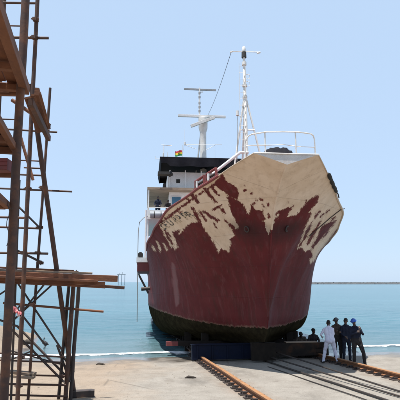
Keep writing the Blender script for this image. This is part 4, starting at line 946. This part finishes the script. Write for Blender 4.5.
STAND = dict(hl=(-.095, 0, .92), hr=(.095, 0, .92), kl=(-.12, -.02, .50), kr=(.12, -.02, .50), al=(-.13, .02, .09), ar=(.13, .02, .09), tl=(-.15, -.2, .05), tr=(.15, -.2, .05),
             sl=(-.185, .01, 1.385), sr=(.185, .01, 1.385), neck=(0, .01, 1.50), head=(0, -.02, 1.63), el=(-.25, .03, 1.14), er=(.25, .03, 1.14), wl=(-.25, -.08, .90), wr=(.25, -.08, .90))
def pose(**k): d = dict(STAND); d.update(k); return d
# man in white, seen from behind, legs apart, leaning forward over the carriage
person('man in white shirt and trousers, back turned, standing with legs apart', foot(331, 363.3), pose(
    hl=(-.10, .03, .90), hr=(.10, .03, .90), kl=(-.20, .10, .49), kr=(.19, .06, .49), al=(-.29, .04, .09), ar=(.27, 0, .09), tl=(-.36, .24, .05), tr=(.36, .2, .05),
    sl=(-.185, .20, 1.33), sr=(.185, .20, 1.33), neck=(.02, .25, 1.43), head=(.05, .36, 1.54), el=(-.33, .14, 1.10), wl=(-.22, .40, .98), er=(.25, .34, 1.12), wr=(.14, .52, 1.06)),
    (.15, 1, -.25), dict(top='white_cloth', bottom='white_cloth'))
person('man in dark clothes and cap close behind the man in white', foot(340.5, 361.6)+np.array([0, .35, 0]), pose(
    al=(-.11, .02, .09), ar=(.14, .06, .09), head=(-.03, -.03, 1.63), el=(-.26, -.06, 1.16), wl=(-.16, -.27, 1.20), er=(.24, -.04, 1.14), wr=(.10, -.25, 1.16)),
    (-.6, -.8, -.2), dict(top='brown_cloth', bottom='dark_cloth'), helmet='helmet_dark')
person('man in dark clothes standing between capped man and blue helmeted man', foot(347.3, 361.2), pose(
    el=(-.24, -.03, 1.14), wl=(-.12, -.22, 1.02), er=(.25, .04, 1.15), wr=(.20, -.10, .92)), (-.5, -.9, -.2), dict(top='navy_cloth', bottom='navy_cloth'))
person('man in blue hard hat and dark overalls stepping, arms folded up', foot(359, 367), pose(
    hl=(-.14, 0, .95), hr=(.05, 0, .95), kl=(-.17, -.05, .52), kr=(.17, -.08, .54), al=(-.17, .0, .09), ar=(.235, -.02, .09), tl=(-.2, -.2, .05), tr=(.33, -.2, .05),
    sl=(-.265, .0, 1.42), sr=(.105, .0, 1.42), neck=(-.09, 0, 1.53), head=(-.13, -.03, 1.67), el=(-.29, -.10, 1.18), wl=(-.10, -.26, 1.30), er=(.19, -.06, 1.21), wr=(.03, -.24, 1.37), fr=(-.1, .02, .9), fl=(.9, 0, .3)),
    (-.35, -.9, -.15), dict(top='navy_cloth', bottom='dark_cloth', shoe='shoe'), helmet='helmet_blue')
SIT = dict(hl=(-.095, 0, .12), hr=(.095, 0, .12), kl=(-.15, -.42, .16), kr=(.15, -.42, .16), al=(-.16, -.46, -.26), ar=(.16, -.46, -.26), tl=(-.18, -.66, -.3), tr=(.18, -.66, -.3),
           sl=(-.18, -.06, .56), sr=(.18, -.06, .56), neck=(0, -.08, .66), head=(0, -.13, .79), el=(-.25, -.16, .36), er=(.25, -.16, .36), wl=(-.14, -.36, .28), wr=(.14, -.36, .28))
s1 = G(1.15, GAUGE+.02, .685); s1 = at(313.3, 345.2, 23.9); s1[2] = plane_z(s1[0], s1[1])+.33
person('man in dark clothes sitting upright behind the carriage end beam', s1, SIT, (.5, -.8, -.3), dict(top='dark_cloth', bottom='dark_cloth'), voxel=.011)
s2 = at(300.5, 346.5, 24.0); s2[2] = s1[2]-.02
person('man in dark clothes sitting hunched behind the carriage, nearest the hull', s2, dict(SIT, sl=(-.17, -.16, .50), sr=(.19, -.16, .52), neck=(0, -.2, .56), head=(-.02, -.29, .66), el=(-.27, -.28, .26), er=(.26, -.28, .26), wl=(-.12, -.46, .24), wr=(.12, -.46, .24)), (.1, -.9, -.5), dict(top='brown_cloth', bottom='dark_cloth'), voxel=.011)
# two crew on the bridge wing
b1 = ship(21.2, -4.12, 8.8)
person('crewman in dark clothes standing at the end of the bridge wing', b1, pose(el=(-.27, -.05, 1.15), wl=(-.22, -.25, 1.0), er=(.27, -.08, 1.15), wr=(.2, -.28, 1.0)), (.2, -1, -.2), dict(top='navy_cloth', bottom='navy_cloth'), voxel=.014)
b2 = ship(20.9, -3.35, 8.8)
person('crewman in dark clothes leaning low on the bridge wing, nearer the wheelhouse', b2, pose(
    hl=(-.09, .12, .74), hr=(.09, .12, .74), kl=(-.12, -.16, .44), kr=(.12, -.16, .44), sl=(-.19, -.14, 1.08), sr=(.19, -.14, 1.08), neck=(0, -.17, 1.13), head=(0, -.24, 1.25), el=(-.26, -.25, .82), er=(.26, -.25, .82), wl=(-.14, -.42, .72), wr=(.14, -.42, .72)),
    (.1, -1, -.3), dict(top='dark_cloth', bottom='navy_cloth'), voxel=.014)
